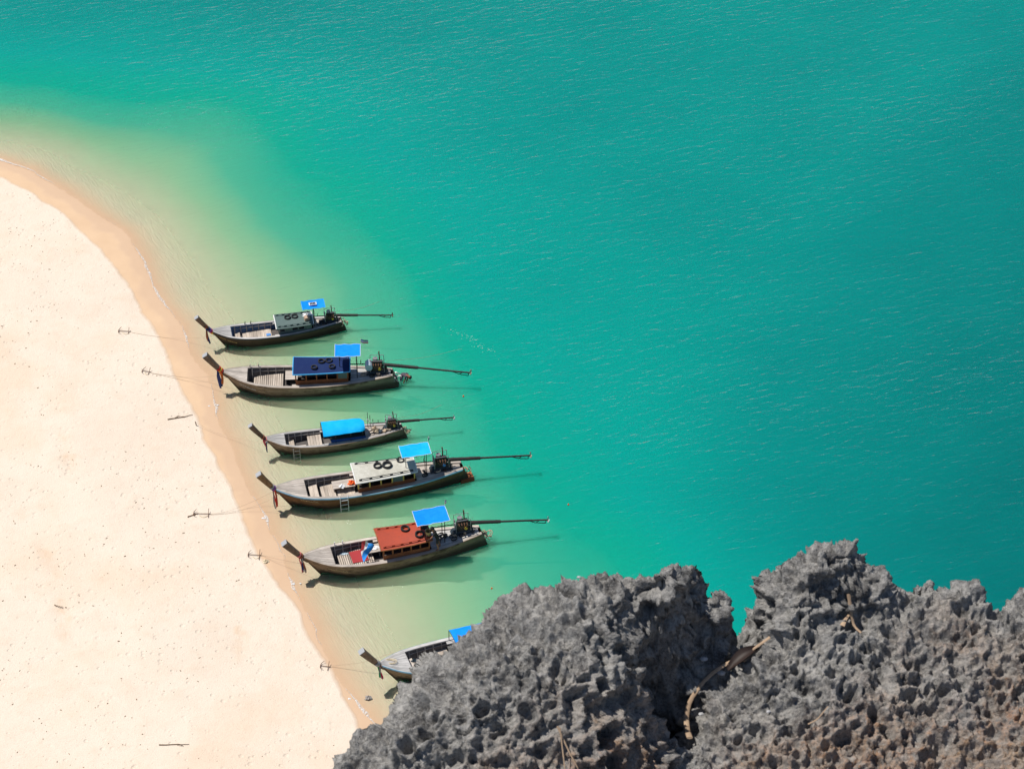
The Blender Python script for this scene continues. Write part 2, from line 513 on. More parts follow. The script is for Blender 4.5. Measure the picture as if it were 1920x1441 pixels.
# sand material
t = NT('beach_sand')
oc = t.coords()
wet = t.new('Attribute', attribute_name='wet').outputs['Fac']
damp = t.new('Attribute', attribute_name='damp').outputs['Fac']
n1 = t.noise(oc, 0.12, 5, 0.6)
n2 = t.noise(oc, 0.9, 5, 0.65)
n3 = t.noise(oc, 14.0, 4, 0.7)
dry = t.ramp(n1, [(0.34, (0.67, 0.56, 0.455)), (0.5, (0.70, 0.60, 0.495)), (0.66, (0.68, 0.55, 0.43))])
dry = t.mix(t.maprange(n2, 0.5, 0.78, 0, 0.4), dry, (0.61, 0.475, 0.355))
dry = t.mix(t.maprange(n3, 0.57, 0.72, 0, 0.55), dry, (0.42, 0.325, 0.25))
dry = t.mix(t.math('MULTIPLY', damp, t.maprange(n2, 0.4, 0.6, 0.1, 0.7)), dry, (0.62, 0.455, 0.32))
# foot prints and small pits
vor = t.new('TexVoronoi', feature='F1')
t.set(vor, 'Vector', oc); t.set(vor, 'Scale', 2.3); t.set(vor, 'Randomness', 1.0)
sc = t.new('SeparateColor'); t.l.new(vor.outputs['Color'], sc.inputs[0])
size = t.maprange(sc.outputs[0], 0, 1, 0.10, 0.34)
pit = t.maprange(vor.outputs['Distance'], t.math('MULTIPLY', size, 0.4), size, 1.0, 0.0)
pit = t.math('MULTIPLY', pit, t.maprange(t.noise(oc, 0.22, 2), 0.36, 0.56, 0.15, 1.0))
dryness = t.maprange(wet, -0.5, 0.0, 1.0, 0.0)
pit = t.math('MULTIPLY', pit, dryness)
wetf = t.maprange(wet, -0.06, 0.16, 0.0, 1.0)
shore = t.new('Attribute', attribute_name='shore').outputs['Fac']
wetc = t.mix(t.maprange(t.noise(oc, 0.45, 5, 0.6), 0.4, 0.7, 0, 0.7), (0.63, 0.445, 0.29), (0.57, 0.39, 0.25))
swash = t.maprange(t.math('ADD', shore, t.maprange(t.noise(oc, 0.5, 4, 0.6), 0, 1, -0.9, 0.9)), -1.1, -0.7, 0.0, 1.0)
wetc = t.mix(t.math('MULTIPLY', swash, 0.6), wetc, (0.55, 0.38, 0.255))
bedc = t.mix(t.maprange(t.noise(oc, 0.25, 5, 0.65), 0.4, 0.75, 0, 0.55), (0.58, 0.48, 0.35), (0.46, 0.40, 0.30))
wetc = t.mix(t.maprange(shore, 0.2, 1.6, 0, 1), wetc, bedc)
col = t.mix(wetf, dry, wetc)
hgt = t.math('ADD', t.math('MULTIPLY', n2, 0.6), t.math('MULTIPLY', n3, 0.22))
hgt = t.math('SUBTRACT', t.math('MULTIPLY', hgt, t.maprange(wetf, 0, 1, 1.0, 0.18)), t.math('MULTIPLY', pit, 0.33))
rip = t.noise(t.aniso(R(62), (0.5, 2.2, 1)), 2.2, 3, 0.5, 0.8)
hgt = t.math('ADD', hgt, t.math('MULTIPLY', t.math('MULTIPLY', rip, t.maprange(shore, 0.3, 1.5, 0, 1)), 0.5))
t.principled(col, t.maprange(t.math('MULTIPLY', wetf, swash), 0, 1, 0.95, 0.45), t.bump(hgt, 0.9, 0.13), 0.25)
M['sand'] = t.m

beach = bpy.data.objects.new('beach', grid_mesh('beach', XS, YS, ground_f))
beach.data.materials.append(M['sand'])
COL.objects.link(beach)
beach['kind'] = 'structure'
beach['label'] = 'pale cream sand beach sloping into the clear shallow water'

# water material
t = NT('sea_water')
dep = t.new('Attribute', attribute_name='depth').outputs['Fac']
shore = t.new('Attribute', attribute_name='shore').outputs['Fac']
oc = t.coords()
dvar = t.maprange(t.noise(oc, 0.09, 4, 0.6), 0.3, 0.7, 0.93, 1.08)
dep2 = t.math('MULTIPLY', dep, dvar)
def expn(k):
    return t.math('POWER', 2.71828, t.math('MULTIPLY', dep2, -k))
cc = t.new('CombineColor')
for i, k in enumerate((0.35, 0.04, 0.12)):
    t.set(cc, i, expn(k))
tr = t.new('BsdfTransparent'); t.l.new(cc.outputs[0], tr.inputs[0])
d8 = t.math('DIVIDE', dep2, 8.0)
wcol = t.ramp(d8, [(0.0, (0.60, 0.54, 0.36)), (0.05, (0.53, 0.62, 0.37)), (0.10, (0.23, 0.53, 0.29)), (0.15, (0.05, 0.40, 0.25)), (0.2125, (0.0, 0.315, 0.215)), (0.3125, (0.0, 0.262, 0.215)), (0.5, (0.0, 0.186, 0.166)), (0.875, (0.0, 0.094, 0.094))])
df = t.new('SubsurfaceScattering', falloff='BURLEY'); t.l.new(wcol, df.inputs[0]); t.set(df, 'Scale', 1.4); t.set(df, 'Radius', (0.4, 1.0, 0.8))
turb = t.ramp(d8, [(0.0, 0.0), (0.05, 0.20), (0.10, 0.45), (0.15, 0.68), (0.2125, 0.85), (0.3125, 0.95), (0.5, 0.985), (0.875, 1.0)])
body = t.new('MixShader'); t.set(body, 0, turb); t.l.new(tr.outputs[0], body.inputs[1]); t.l.new(df.outputs[0], body.inputs[2])
wave1 = t.noise(t.aniso(R(-19), (0.5, 1.45, 1)), 1.9, 3, 0.55, 0.6)
wave2 = t.noise(t.aniso(R(-8), (0.65, 1.6, 1)), 4.4, 2, 0.5, 0.5)
wave3 = t.noise(t.aniso(R(-32), (0.5, 1.2, 1)), 0.55, 2, 0.5, 0.3)
gust = t.maprange(t.noise(t.aniso(R(-14), (0.02, 0.055, 1)), 1.0, 3, 0.6), 0.3, 0.7, 0.6, 1.25)
calm = t.math('MULTIPLY', gust, t.maprange(shore, 0.0, 22.0, 0.35, 1.0))
h = t.math('ADD', t.math('MULTIPLY', wave1, 1.0), t.math('ADD', t.math('MULTIPLY', wave2, 0.26), t.math('MULTIPLY', wave3, 1.1)))
h = t.math('MULTIPLY', h, calm)
nrm = t.bump(h, 1.0, 0.14)
nrm_soft = t.bump(h, 1.0, 0.06)
fr = t.new('Fresnel'); t.set(fr, 0, 1.33); t.set(fr, 1, nrm)
gl = t.new('BsdfGlossy'); t.set(gl, 'Roughness', 0.14); t.set(gl, 'Color', (1, 1, 1, 1)); t.set(gl, 'Normal', nrm_soft)
top = t.new('MixShader'); t.set(top, 0, fr.outputs[0]); t.l.new(body.outputs[0], top.inputs[1]); t.l.new(gl.outputs[0], top.inputs[2])
t.l.new(top.outputs[0], t.out.inputs[0])
M['sea'] = t.m
sea = bpy.data.objects.new('sea', grid_mesh('sea', XS, YS, sea_f))
sea.data.materials.append(M['sea'])
COL.objects.link(sea)
sea['kind'] = 'structure'
sea['label'] = 'turquoise sea, clear and sandy near the shore, rippled farther out'
# ------------------------------------------------------------------ long-tail boats
_T = np.array([0, .05, .10, .15, .25, .35, .5, .65, .8, .9, 1.0])
_B = np.array([.05, .38, .62, .79, .94, 1.0, 1.0, .93, .74, .55, .32])
_Z = np.array([1.45, 1.30, 1.16, 1.06, .93, .86, .82, .83, .87, .92, .97])
_K = np.array([-.30, -.32, -.34, -.35, -.36, -.36, -.36, -.35, -.32, -.28, -.24])
_tt = np.linspace(0, 1, 401)
def _sm(a):
    p = np.interp(_tt, _T, a)
    k = np.ones(41) / 41
    q = np.convolve(np.pad(p, 20, mode='edge'), k, 'valid')
    w = np.clip(np.minimum(_tt, 1 - _tt) / 0.06, 0, 1)
    return p * (1 - w) + q * w
_Bs, _Zs, _Ks = _sm(_B), _sm(_Z), _sm(_K)

class Hull:
    def __init__(s, L, beam, k):
        s.L, s.beam, s.k = L, beam, k
    def b(s, x):
        return s.beam * float(np.interp(x / s.L, _tt, _Bs))
    def z(s, x):
        return s.k * float(np.interp(x / s.L, _tt, _Zs))
    def pt(s, tt, v, side, off=0.0):
        """outer skin: tt 0 bow .. 1 stern, v 0 keel .. 1 sheer"""
        x = tt * s.L
        b, zs, zk = s.b(x), s.z(x), s.k * float(np.interp(tt, _tt, _Ks))
        m = min(1.0, tt / 0.30)
        m = m * m * (3 - 2 * m)
        p = 0.95 * (1 - m) + 0.27 * m
        q = 1.0 * (1 - m) + 1.9 * m
        y = b * v ** p
        z = zk + (zs - zk) * v ** q
        x += (1 - tt) ** 5 * 1.05 * s.k * (1 - (z - zk) / (zs - zk))
        x += 0.42 * s.k * (1 - v ** q) * tt ** 9
        return Vector((x, side * (y + off), z))

    def half(s, x, z):
        """half breadth of the skin at height z"""
        tt = x / s.L
        for _ in range(3):
            zs, zk = s.z(tt * s.L), s.k * float(np.interp(tt, _tt, _Ks))
            fr = min(1.0, max(0.02, (z - zk) / (zs - zk)))
            tt = max(0.0, (x - (1 - tt) ** 5 * 1.05 * s.k * (1 - fr)) / s.L)
        m = min(1.0, tt / 0.30)
        m = m * m * (3 - 2 * m)
        v = fr ** (1 / (1.0 * (1 - m) + 1.9 * m))
        return s.b(tt * s.L) * v ** (0.95 * (1 - m) + 0.27 * m)

def ribbon_tail(parent, root, x, y, z, length, mat, w=0.11, ph=0.0, lean=0.0):
    mb = MB()
    rows_a = []
    for i in range(12):
        u = i / 11
        cx = x + lean * u + 0.03 * math.sin(5 * u + ph)
        cy = y - 0.05 * u + 0.035 * math.sin(6.5 * u + ph * 2)
        cz = z - length * u
        ww = w * (0.55 + 0.45 * min(1, u * 3)) * (1 - 0.25 * max(0, u - 0.8) * 5)
        a = 0.6 * math.sin(4 * u + ph)
        dx, dy = math.cos(a) * ww / 2, math.sin(a) * ww / 2
        nx, ny = -math.sin(a) * 0.006, math.cos(a) * 0.006
        rows_a.append([(cx - dx - nx, cy - dy - ny, cz), (cx + dx - nx, cy + dy - ny, cz), (cx + dx + nx, cy + dy + ny, cz), (cx - dx + nx, cy - dy + ny, cz)])
    mb.grid(rows_a, closed=True)
    n = len(mb.v)
    mb.f += [(3, 2, 1, 0), (n - 4, n - 3, n - 2, n - 1)]; mb.mi += [0, 0]
    return mb.build('ribbon', mat, parent, True)

def cloth_sheet(rows, th=0.012):
    """thin solid cloth from a grid of points"""
    mb = MB()
    n, m = len(rows), len(rows[0])
    top = [[Vector(p) + Vector((0, 0, th / 2)) for p in r_] for r_ in rows]
    bot = [[Vector(p) - Vector((0, 0, th / 2)) for p in r_] for r_ in rows]
    vs = [p for r_ in top for p in r_] + [p for r_ in bot for p in r_]
    o = n * m
    fs = []
    for i in range(n - 1):
        for j in range(m - 1):
            a, b, c, d = i * m + j, i * m + j + 1, (i + 1) * m + j + 1, (i + 1) * m + j
            fs += [(a, b, c, d), (o + d, o + c, o + b, o + a)]
    for i in range(n - 1):
        for j in (0, m - 1):
            a, b = i * m + j, (i + 1) * m + j
            fs.append((a, b, o + b, o + a))
    for j in range(m - 1):
        for i in (0, n - 1):
            a, b = i * m + j, i * m + j + 1
            fs.append((a, b, o + b, o + a))
    return mb.add(vs, fs)

def make_boat(p):
    """p: dict with the boat's own measures, colours and fittings; returns its root Empty"""
    L, k = p['L'], p['k']
    H = Hull(L, p['beam'], k)
    root = empty('longtail_boat', (p['x'], p['y'], p.get('dz', 0)), R(p['head']))
    tag(root, p['label'], 'boat', 'long-tail boats moored along the beach')
    rr = random.Random(p['seed'])
    # --- hull skin
    mb = MB()
    NS, NV = 44, 12
    for side in (-1, 1):
        mb.grid([[H.pt(i / NS, j / NV, side) for j in range(NV + 1)] for i in range(NS + 1)])
    ring = [H.pt(1, j / NV, -1) for j in range(NV + 1)] + [H.pt(1, j / NV, 1) for j in range(NV, 0, -1)]
    mb.add(ring, [tuple(range(len(ring)))])
    hull = mb.build('hull', p['hull'], root, True)
    bb = bmesh.new(); bb.from_mesh(hull.data); bmesh.ops.remove_doubles(bb, verts=bb.verts, dist=0.002); bmesh.ops.recalc_face_normals(bb, faces=bb.faces); bb.to_mesh(hull.data); bb.free()
    # keel timber along the stem
    mb = MB()
    path = [H.pt(0, v, 1) for v in np.linspace(0.98, 0.0, 8)] + [H.pt(tt, 0, 1) for tt in (0.05, 0.12, 0.25, 0.5, 0.75, 0.97)]
    mb.tube([(q.x - (0.02 if i < 8 else 0), 0, q.z) for i, q in enumerate(path)], 0.05 * k, 6)
    mb.build('keel', 'keel', hull, True)
    # strakes: proud planks lines on each side
    for side in (-1, 1):
        for v in (0.62, 0.80):
            mb = MB()
            mb.tube([H.pt(tt, v, side, 0.004) for tt in np.linspace(0.03, 0.97, 26)], 0.014, 5)
            mb.build('strake', p['hull'], hull, True)
    # --- gunwale rails
    capw = 0.15 * k
    for side in (-1, 1):
        mb = MB()
        rows = []
        for tt in np.linspace(0.004, 0.998, 46):
            x = tt * L
            b, z = H.b(x), H.z(x)
            bi = max(b - capw, 0.012)
            bo = b + 0.03
            rows.append([(x, side * bo, z - 0.085), (x, side * bo, z + 0.022), (x, side * bi, z + 0.026), (x, side * bi, z - 0.045)])
        mb.grid(rows, closed=True)
        n = len(mb.v)
        mb.f += [(0, 1, 2, 3), (n - 1, n - 2, n - 3, n - 4)]; mb.mi += [0, 0]
        g = mb.build('gunwale', p['cap'], root, True)
        mb = MB()
        mb.grid([[(tt * L, side * (H.b(tt * L) + 0.031), H.z(tt * L) - 0.075), (tt * L, side * (H.b(tt * L) + 0.058), H.z(tt * L) - 0.072), (tt * L, side * (H.b(tt * L) + 0.058), H.z(tt * L) + 0.008), (tt * L, side * (H.b(tt * L) + 0.031), H.z(tt * L) + 0.03)] for tt in np.linspace(0.01, 0.995, 44)], closed=True)
        mb.build('rub_rail', p['trim'], g, True)
    # --- foredeck planks
    xd = p['deck_end']
    npl = 8
    for i in range(npl):
        mb = MB()
        u0, u1 = i / npl * 2 - 1, (i + 1) / npl * 2 - 1
        top, bot = [], []
        xs = np.linspace(0.06, xd, 9)
        zo = rr.uniform(-0.004, 0.006)
        for x in xs:
            w = H.b(x) - 0.05
            crown = lambda u: H.z(x) + 0.03 + 0.05 * k * (1 - u * u) + zo
            g0 = min(0.006, w / npl * 0.3)
            top.append([(x, u0 * w + g0, crown(u0)), (x, u1 * w - g0, crown(u1))])
            bot.append([(x, u0 * w + g0, crown(u0) - 0.04), (x, u1 * w - g0, crown(u1) - 0.04)])
        mb.grid([[a[0], a[1], b_[1], b_[0]] for a, b_ in zip(top, bot)], closed=True)
        n = len(mb.v)
        mb.f += [(3, 2, 1, 0), (n - 4, n - 3, n - 2, n - 1)]; mb.mi += [0, 0]
        mb.build('deck_plank', p['deck'], root)
    # bulkhead under the foredeck end and inner walls
    c0, c1, a0 = p['cab0'], p['cab1'], p['cab1'] + 0.05
    zf = p['floor']
    mb = MB()
    wf = H.b(xd) - 0.06
    zs_ = np.linspace(zf - 0.02, H.z(xd) - 0.01, 6)
    ring = [(min(wf, H.half(xd, q) - 0.07), q) for q in zs_]
    ring = ring + [(-a_, q) for a_, q in ring[::-1]]
    mb.prism([(xd, a_, q) for a_, q in ring], [(xd + 0.04, a_, q) for a_, q in ring])
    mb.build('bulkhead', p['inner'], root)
    lowy = lambda x: min(H.b(x) - capw + 0.03, H.half(x, zf - 0.02) - 0.05)
    for side in (-1, 1):
        mb = MB()
        rows = [[(x, side * (H.b(x) - capw + 0.01), H.z(x) - 0.02), (x, side * (lowy(x) - 0.05), zf - 0.02), (x, side * lowy(x), zf - 0.02), (x, side * (H.b(x) - capw + 0.05), H.z(x) - 0.02)] for x in np.linspace(xd, a0 + 0.1, 16)]
        mb.grid(rows, closed=True)
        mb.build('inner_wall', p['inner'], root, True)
        x = xd + 0.25
        while x < c0 + 0.4:
            mb = MB()
            yb = H.b(x) - capw
            yl = lowy(x) - 0.03
            mb.add([(x - .025, side * (yl - .06), zf), (x + .025, side * (yl - .06), zf), (x + .025, side * yl, zf), (x - .025, side * yl, zf),
                    (x - .025, side * (yb - .03), H.z(x) - .03), (x + .025, side * (yb - .03), H.z(x) - .03), (x + .025, side * (yb + .012), H.z(x) - .03), (x - .025, side * (yb + .012), H.z(x) - .03)],
                   [(3, 2, 1, 0), (4, 5, 6, 7), (0, 1, 5, 4), (1, 2, 6, 5), (2, 3, 7, 6), (3, 0, 4, 7)])
            mb.build('frame_rib', 'rib', root)
            x += 0.46 * k
        # stringer
        mb = MB()
        mb.tube([(x, side * (H.b(x) - capw - 0.045), zf + 0.68 * (H.z(x) - zf)) for x in np.linspace(xd + 0.1, c0 + 0.3, 8)], 0.022, 6)
        mb.build('stringer', 'rib', root)
    # hold floor
    mb = MB()
    mb.grid([[(x, -lowy(x), zf - 0.03), (x, lowy(x), zf - 0.03)] for x in np.linspace(xd, a0 + 0.2, 12)])
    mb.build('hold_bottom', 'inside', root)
    for (x0, x1, w, z0) in p['floor_boards']:
        x = x0
        while x + w * 0.5 < x1:
            mb = MB()
            yb = min(H.b(x + w / 2) - capw, H.half(x + 0.02, z0) - 0.03) - 0.05 * k
            mb.box((x + w / 2, 0, z0 + rr.uniform(-.004, .004)), (w - p.get('gap', 0.02), 2 * yb - rr.uniform(0.0, 0.06), 0.035), rz=rr.uniform(-.004, .004))
            mb.build('floor_board', 'deck_lat', root)
            x += w
    for (x0, x1, y0, y1, z0) in p.get('benches', []):
        mb = MB()
        n = max(1, int(round((y1 - y0) / 0.2)))
        for i in range(n):
            mb.box(((x0 + x1) / 2, y0 + (i + 0.5) * (y1 - y0) / n, z0), (x1 - x0, (y1 - y0) / n - 0.012, 0.035))
        b_ = mb.build('bench', 'deck', root)
        for xx in (x0 + 0.06, x1 - 0.06):
            m2 = MB(); m2.box((xx, (y0 + y1) / 2, (z0 - 0.02 + zf) / 2), (0.05, (y1 - y0) * 0.9, z0 - 0.04 - zf)); m2.build('bench_leg', 'rib', b_)
    # --- side decks and aft deck planks (lengthwise)
    for side in (-1, 1):
        mb = MB()
        rows = []
        for x in np.linspace(c0 - 0.15, c1 + 0.05, 14):
            yo = H.b(x) - capw + 0.01
            yi = min(yo - 0.02, p['cabw'](x) - 0.06)
            z = H.z(x) - 0.03
            rows.append([(x, side * yo, z), (x, side * yi, z), (x, side * yi, z - 0.05), (x, side * yo, z - 0.05)])
        mb.grid(rows, closed=True)
        n = len(mb.v)
        mb.f += [(0, 1, 2, 3), (n - 1, n - 2, n - 3, n - 4)]; mb.mi += [0, 0]
        mb.build('side_deck', p['deck'], root)
    nap = 7
    for i in range(nap):
        mb = MB()
        u0, u1 = i / nap * 2 - 1, (i + 1) / nap * 2 - 1
        zo = rr.uniform(-.006, .006)
        rows = []
        for x in np.linspace(a0, L - 0.12, 9):
            w = H.b(x) - capw + 0.015
            z = H.z(x) - 0.05 + zo
            rows.append([(x, u0 * w + 0.006, z), (x, u1 * w - 0.006, z), (x, u1 * w - 0.006, z - 0.04), (x, u0 * w + 0.006, z - 0.04)])
        mb.grid(rows, closed=True)
        n = len(mb.v)
        mb.f += [(0, 1, 2, 3), (n - 1, n - 2, n - 3, n - 4)]; mb.mi += [0, 0]
        mb.build('aft_plank', p.get('aft', p['deck']), root)
    # --- prow post
    mb = MB()
    zj = H.z(0)
    th_, tz = p['prow']                       # forward reach and top height of the post
    ctr = []
    for i in range(11):
        u = i / 10
        x = 0.30 * k - (0.30 * k + th_) * (u ** 0.92)
        z = zj - 0.42 * k + (tz - zj + 0.42 * k) * (u ** 1.06)
        ctr.append(Vector((x, 0, z)))
    rows = []
    for i, c in enumerate(ctr):
        d = (ctr[min(i + 1, 10)] - ctr[max(i - 1, 0)]).normalized()
        nrm_ = Vector((-d.z, 0, d.x))
        u = i / 10
        hw, ht = k * (0.075 + 0.085 * u), k * (0.10 + 0.06 * u)
        sq = [(-1, -1), (-0.86, -1.06), (0.86, -1.06), (1, -1), (1, 1), (0.86, 1.06), (-0.86, 1.06), (-1, 1)]
        rows.append([c + Vector((0, 1, 0)) * hw * a + nrm_ * ht * b_ for a, b_ in sq])
    mb.grid(rows, closed=True)
    n = len(mb.v)
    mb.f += [tuple(range(n - 8, n))]; mb.mi += [0]
    post = mb.build('prow_post', p['prow_mat'], root, True)
    mb = MB()
    d = (ctr[10] - ctr[9]).normalized()
    mb.prism([q + d * 0.003 for q in rows[-1]], [q + d * 0.035 for q in rows[-1]])
    mb.build('post_cap', 'prow_cap', post)
    # wraps and hanging ribbons
    for i, (u, mat) in enumerate(p['wraps']):
        j = min(9, int(u * 10))
        c = ctr[j].lerp(ctr[j + 1], u * 10 - j)
        d = (ctr[j + 1] - ctr[j]).normalized()
        rot = d.to_track_quat('Z', 'Y').to_matrix().to_4x4()
        mb = MB()
        mb.torus((0, 0, 0), k * 0.155, 0.05, 18, 8, rot=Matrix.Diagonal((1.0, 0.8, 1.2, 1)))
        mm = Matrix.Translation(c) @ rot
        mb.v = [tuple(mm @ Vector(v)) for v in mb.v]
        mb.build('garland', mat, post, True)
    uw = p['wraps'][0][0]
    cw = ctr[int(uw * 10)]
    for i, (mat, ln, dx) in enumerate(p['tails']):
        ribbon_tail(post, root, cw.x - 0.03 + dx, -0.16 * k, cw.z - 0.02, ln, mat, p.get('tailw', 0.12), i * 1.7 + p['seed'], 0.10)
    # bow cleat posts
    for (x, side) in p.get('posts', []):
        mb = MB()
        mb.box((x, side * (H.b(x) - 0.07), H.z(x) + 0.12), (0.045, 0.05, 0.22), ry=0.15)
        mb.build('mooring_post', p.get('post_mat', 'rib'), root)
    # --- lettering on the bow, near side
    if p.get('letters'):
        mat, t0, t1, v0, sp = p['letters']
        mb = MB()
        tt = t0
        while tt < t1:
            if rr.random() > 0.1:
                w = rr.uniform(0.006, 0.010)
                hgt = rr.uniform(0.05, 0.075)
                kind = rr.randrange(4)
                strokes = [[(0, 0), (0, 1)], [(0, 1), (1, 1)], [(1, 1), (1, 0)]] if kind == 0 else [[(0, 0), (0, 1)], [(0, .5), (1, .5)], [(1, .5), (1, 0)]] if kind == 1 else [[(0, 1), (0, 0)], [(0, 0), (1, 0)], [(1, 0), (1, 1)], [(.5, 0), (.5, .7)]] if kind == 2 else [[(0, 0), (1, 0)], [(1, 0), (1, .9)], [(0, 1), (.6, .7)], [(0, .9), (0, .5)]]
                for (a, b_) in strokes:
                    mb.tube([H.pt(tt + q[0] * w, v0 + q[1] * hgt, -1, 0.010) for q in (a, b_)], 0.012, 4)
            tt += sp
        mb.build('painted_lettering', mat, hull)['kind'] = 'stuff'
    # --- cabin
    roof = p.get('roof')
    if roof:
        cw_ = p['cabw']
        zr = p['roof_z']
        zd = H.z((c0 + c1) / 2) - 0.03
        for side in (-1, 1):
            lo = MB()
            hi = zd + (zr - zd) * 0.38
            rows = [[(x, side * cw_(x), zd - 0.02), (x, side * cw_(x), hi), (x, side * (cw_(x) - 0.03), hi), (x, side * (cw_(x) - 0.03), zd - 0.02)] for x in np.linspace(c0 + 0.08, c1 - 0.08, 8)]
            lo.grid(rows, closed=True)
            n = len(lo.v)
            lo.f += [(0, 1, 2, 3), (n - 1, n - 2, n - 3, n - 4)]; lo.mi += [0, 0]
            lo.build('cabin_wall', p['wall_low'], root)
            hd = MB()
            hd.tube([(x, side * (cw_(x) - 0.015), zr - 0.07) for x in np.linspace(c0 + 0.08, c1 - 0.08, 6)], 0.035, 6)
            hd.build('cabin_header', p['wall'], root)
            nw = p['windows']
            for i in range(nw + 1):
                x = c0 + 0.1 + (c1 - c0 - 0.2) * i / nw
                ps = MB(); ps.box((x, side * (cw_(x) - 0.015), (hi + zr) / 2 - 0.03), (0.075, 0.05, zr - hi - 0.02)); ps.build('cabin_post', p['wall'], root)
            for i in p.get('solid', []):
                xa, xb = c0 + 0.1 + (c1 - c0 - 0.2) * i / nw, c0 + 0.1 + (c1 - c0 - 0.2) * (i + 1) / nw
                ps = MB(); ps.box(((xa + xb) / 2, side * (cw_((xa + xb) / 2) - 0.012), (hi + zr) / 2 - 0.03), (xb - xa - 0.08, 0.03, zr - hi - 0.05)); ps.build('shutter', p.get('shutter', p['wall']), root)
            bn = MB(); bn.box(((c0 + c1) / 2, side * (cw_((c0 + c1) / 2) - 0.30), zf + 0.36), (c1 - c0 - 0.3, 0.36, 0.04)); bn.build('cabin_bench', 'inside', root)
        # arched roof plate
        ov = p.get('over', 0.10)
        rows, rb = [], []
        nx, ny = 12, 11
        for i in range(nx + 1):
            x = c0 - 0.05 + (c1 - c0 + 0.10) * i / nx
            w = cw_(x) + ov
            sag = p.get('sag', 0.03) * ((2 * i / nx - 1) ** 2)
            rows.append([(x, w * (2 * j / ny - 1), zr + sag + p.get('arch', 0.13) * (1 - (2 * j / ny - 1) ** 2)) for j in range(ny + 1)])
        rf = cloth_sheet(rows, 0.045).build('roof', roof, root, True)
        for side in (0, -1):
            mb = MB(); mb.tube([Vector(r_[side]) + Vector((0, 0, 0.005)) for r_ in rows], 0.034, 6); mb.build('roof_edge', p.get('edge_side', p['edge']), rf, True)
        for r_ in (rows[0], rows[-1]):
            mb = MB(); mb.tube([Vector(q) + Vector((0, 0, 0.005)) for q in r_], 0.034, 6); mb.build('roof_edge', p['edge'], rf, True)
        if p.get('rail'):
            for side in (1, -2):
                base = [Vector(r_[side]) for r_ in rows[1:-1]]
                mb = MB(); mb.tube([q + Vector((0, 0, 0.115)) for q in base], 0.026, 6, flat=0.8); hr = mb.build('hand_rail', p['rail'], rf)
                for i in range(0, len(base), 2):
                    mb = MB(); mb.box(base[i] + Vector((0, 0, 0.06)), (0.16, 0.05, 0.10)); mb.build('rail_block', p['rail'], hr)
        if p.get('front_board'):
            mb = MB(); mb.box((c0 + 0.1, 0, zr + 0.02), (0.03, 2 * cw_(c0) - 0.1, 0.16)); mb.build('front_board', p['wall'], root)
    # --- helmsman's sun shade
    if p.get('shade'):
        x0, x1, y0, y1, z, mat = p['shade']
        tilt = p.get('shade_tilt', 0.0)
        nx, ny = 8, 6
        rows = [[(x0 + (x1 - x0) * i / nx, y0 + (y1 - y0) * j / ny, z + tilt * (i / nx - 0.5) + 0.022 * math.sin(i * 1.9 + j * 1.4) + 0.012 * rr.uniform(-1, 1) - 0.07 * math.sin(math.pi * i / nx) * math.sin(math.pi * j / ny)) for j in range(ny + 1)] for i in range(nx + 1)]
        sh = cloth_sheet(rows, 0.012).build('sun_shade', mat, root, True)
        for a in (rows[0], rows[-1], [r_[0] for r_ in rows], [r_[-1] for r_ in rows]):
            mb = MB(); mb.tube(a, 0.016, 6); mb.build('shade_frame', p.get('hem', 'hem'), sh)
        mb = MB(); mb.tube([rows[nx // 2][0], rows[nx // 2][-1]], 0.014, 6)
        mb.v = [(v[0], v[1], v[2] - 0.13) for v in mb.v]
        mb.build('shade_frame', p.get('hem', 'hem'), sh)
        for (px, py) in p.get('poles', ((x0 + 0.25, y0 + 0.25), (x1 - 0.25, y0 + 0.25), (x0 + 0.25, y1 - 0.25), (x1 - 0.25, y1 - 0.25))):
            mb = MB(); mb.cyl((px, py * 0.8, H.z(min(px, L)) - 0.05), (px, py, z - 0.02), 0.022, 8); mb.build('shade_pole', 'steel_dark', root)
        if p.get('solar'):
            mb = MB(); mb.box(((x0 + x1) / 2 - 0.02, (y0 + y1) / 2 + 0.02, z + 0.035), (0.46, 0.26, 0.03)); so = mb.build('solar_panel', 'white', root)
            for i in range(4):
                for j in range(2):
                    mb = MB(); mb.box(((x0 + x1) / 2 - 0.155 + 0.09 * i, (y0 + y1) / 2 - 0.035 + 0.11 * j, z + 0.052), (0.08, 0.095, 0.008)); mb.build('cell', 'solar', so)
        if p.get('flaglet'):
            mb = MB(); mb.cyl((x1, y1, z), (x1 + 0.04, y1 + 0.02, z + 0.38), 0.012, 6); fp = mb.build('flag_pole', 'rope_pale', root)
            for i, mt in enumerate(p['flaglet']):
                fx, fz = p.get('flag_dir', (0.42, -0.16))
                mb = MB()
                rows2 = [[(x1 + 0.04 + fx * u, y1 + 0.02 - 0.05 * math.sin(5 * u), z + 0.36 + fz * u - (i + v) * 0.085) for v in (0, 1)] for u in np.linspace(0, 1, 5)]
                mb.grid(rows2 + [[(a[0], a[1] + 0.006, a[2]) for a in r_] for r_ in rows2[::-1]])
                mb.build('flag_stripe', mt, fp)
    # --- engine on its pivot with the long tail
    ex, ey, ez = p['engine']
    e = k * 1.15
    mb = MB()
    zb = H.z(ex) - 0.05
    mb.box((ex, ey, zb + (ez - 0.32 * e - zb) / 2), (1.15 * e, 0.42 * e, max(0.08, ez - 0.32 * e - zb)), taper=0.8)
    mb.build('engine_bed', 'engine_blue', root, bevel=0.01)
    mb = MB(); mb.box((ex, ey, ez - 0.1 * e), (0.62 * e, 0.36 * e, 0.42 * e), taper=0.86)
    eng = mb.build('engine', 'steel_dark', root, bevel=0.02)
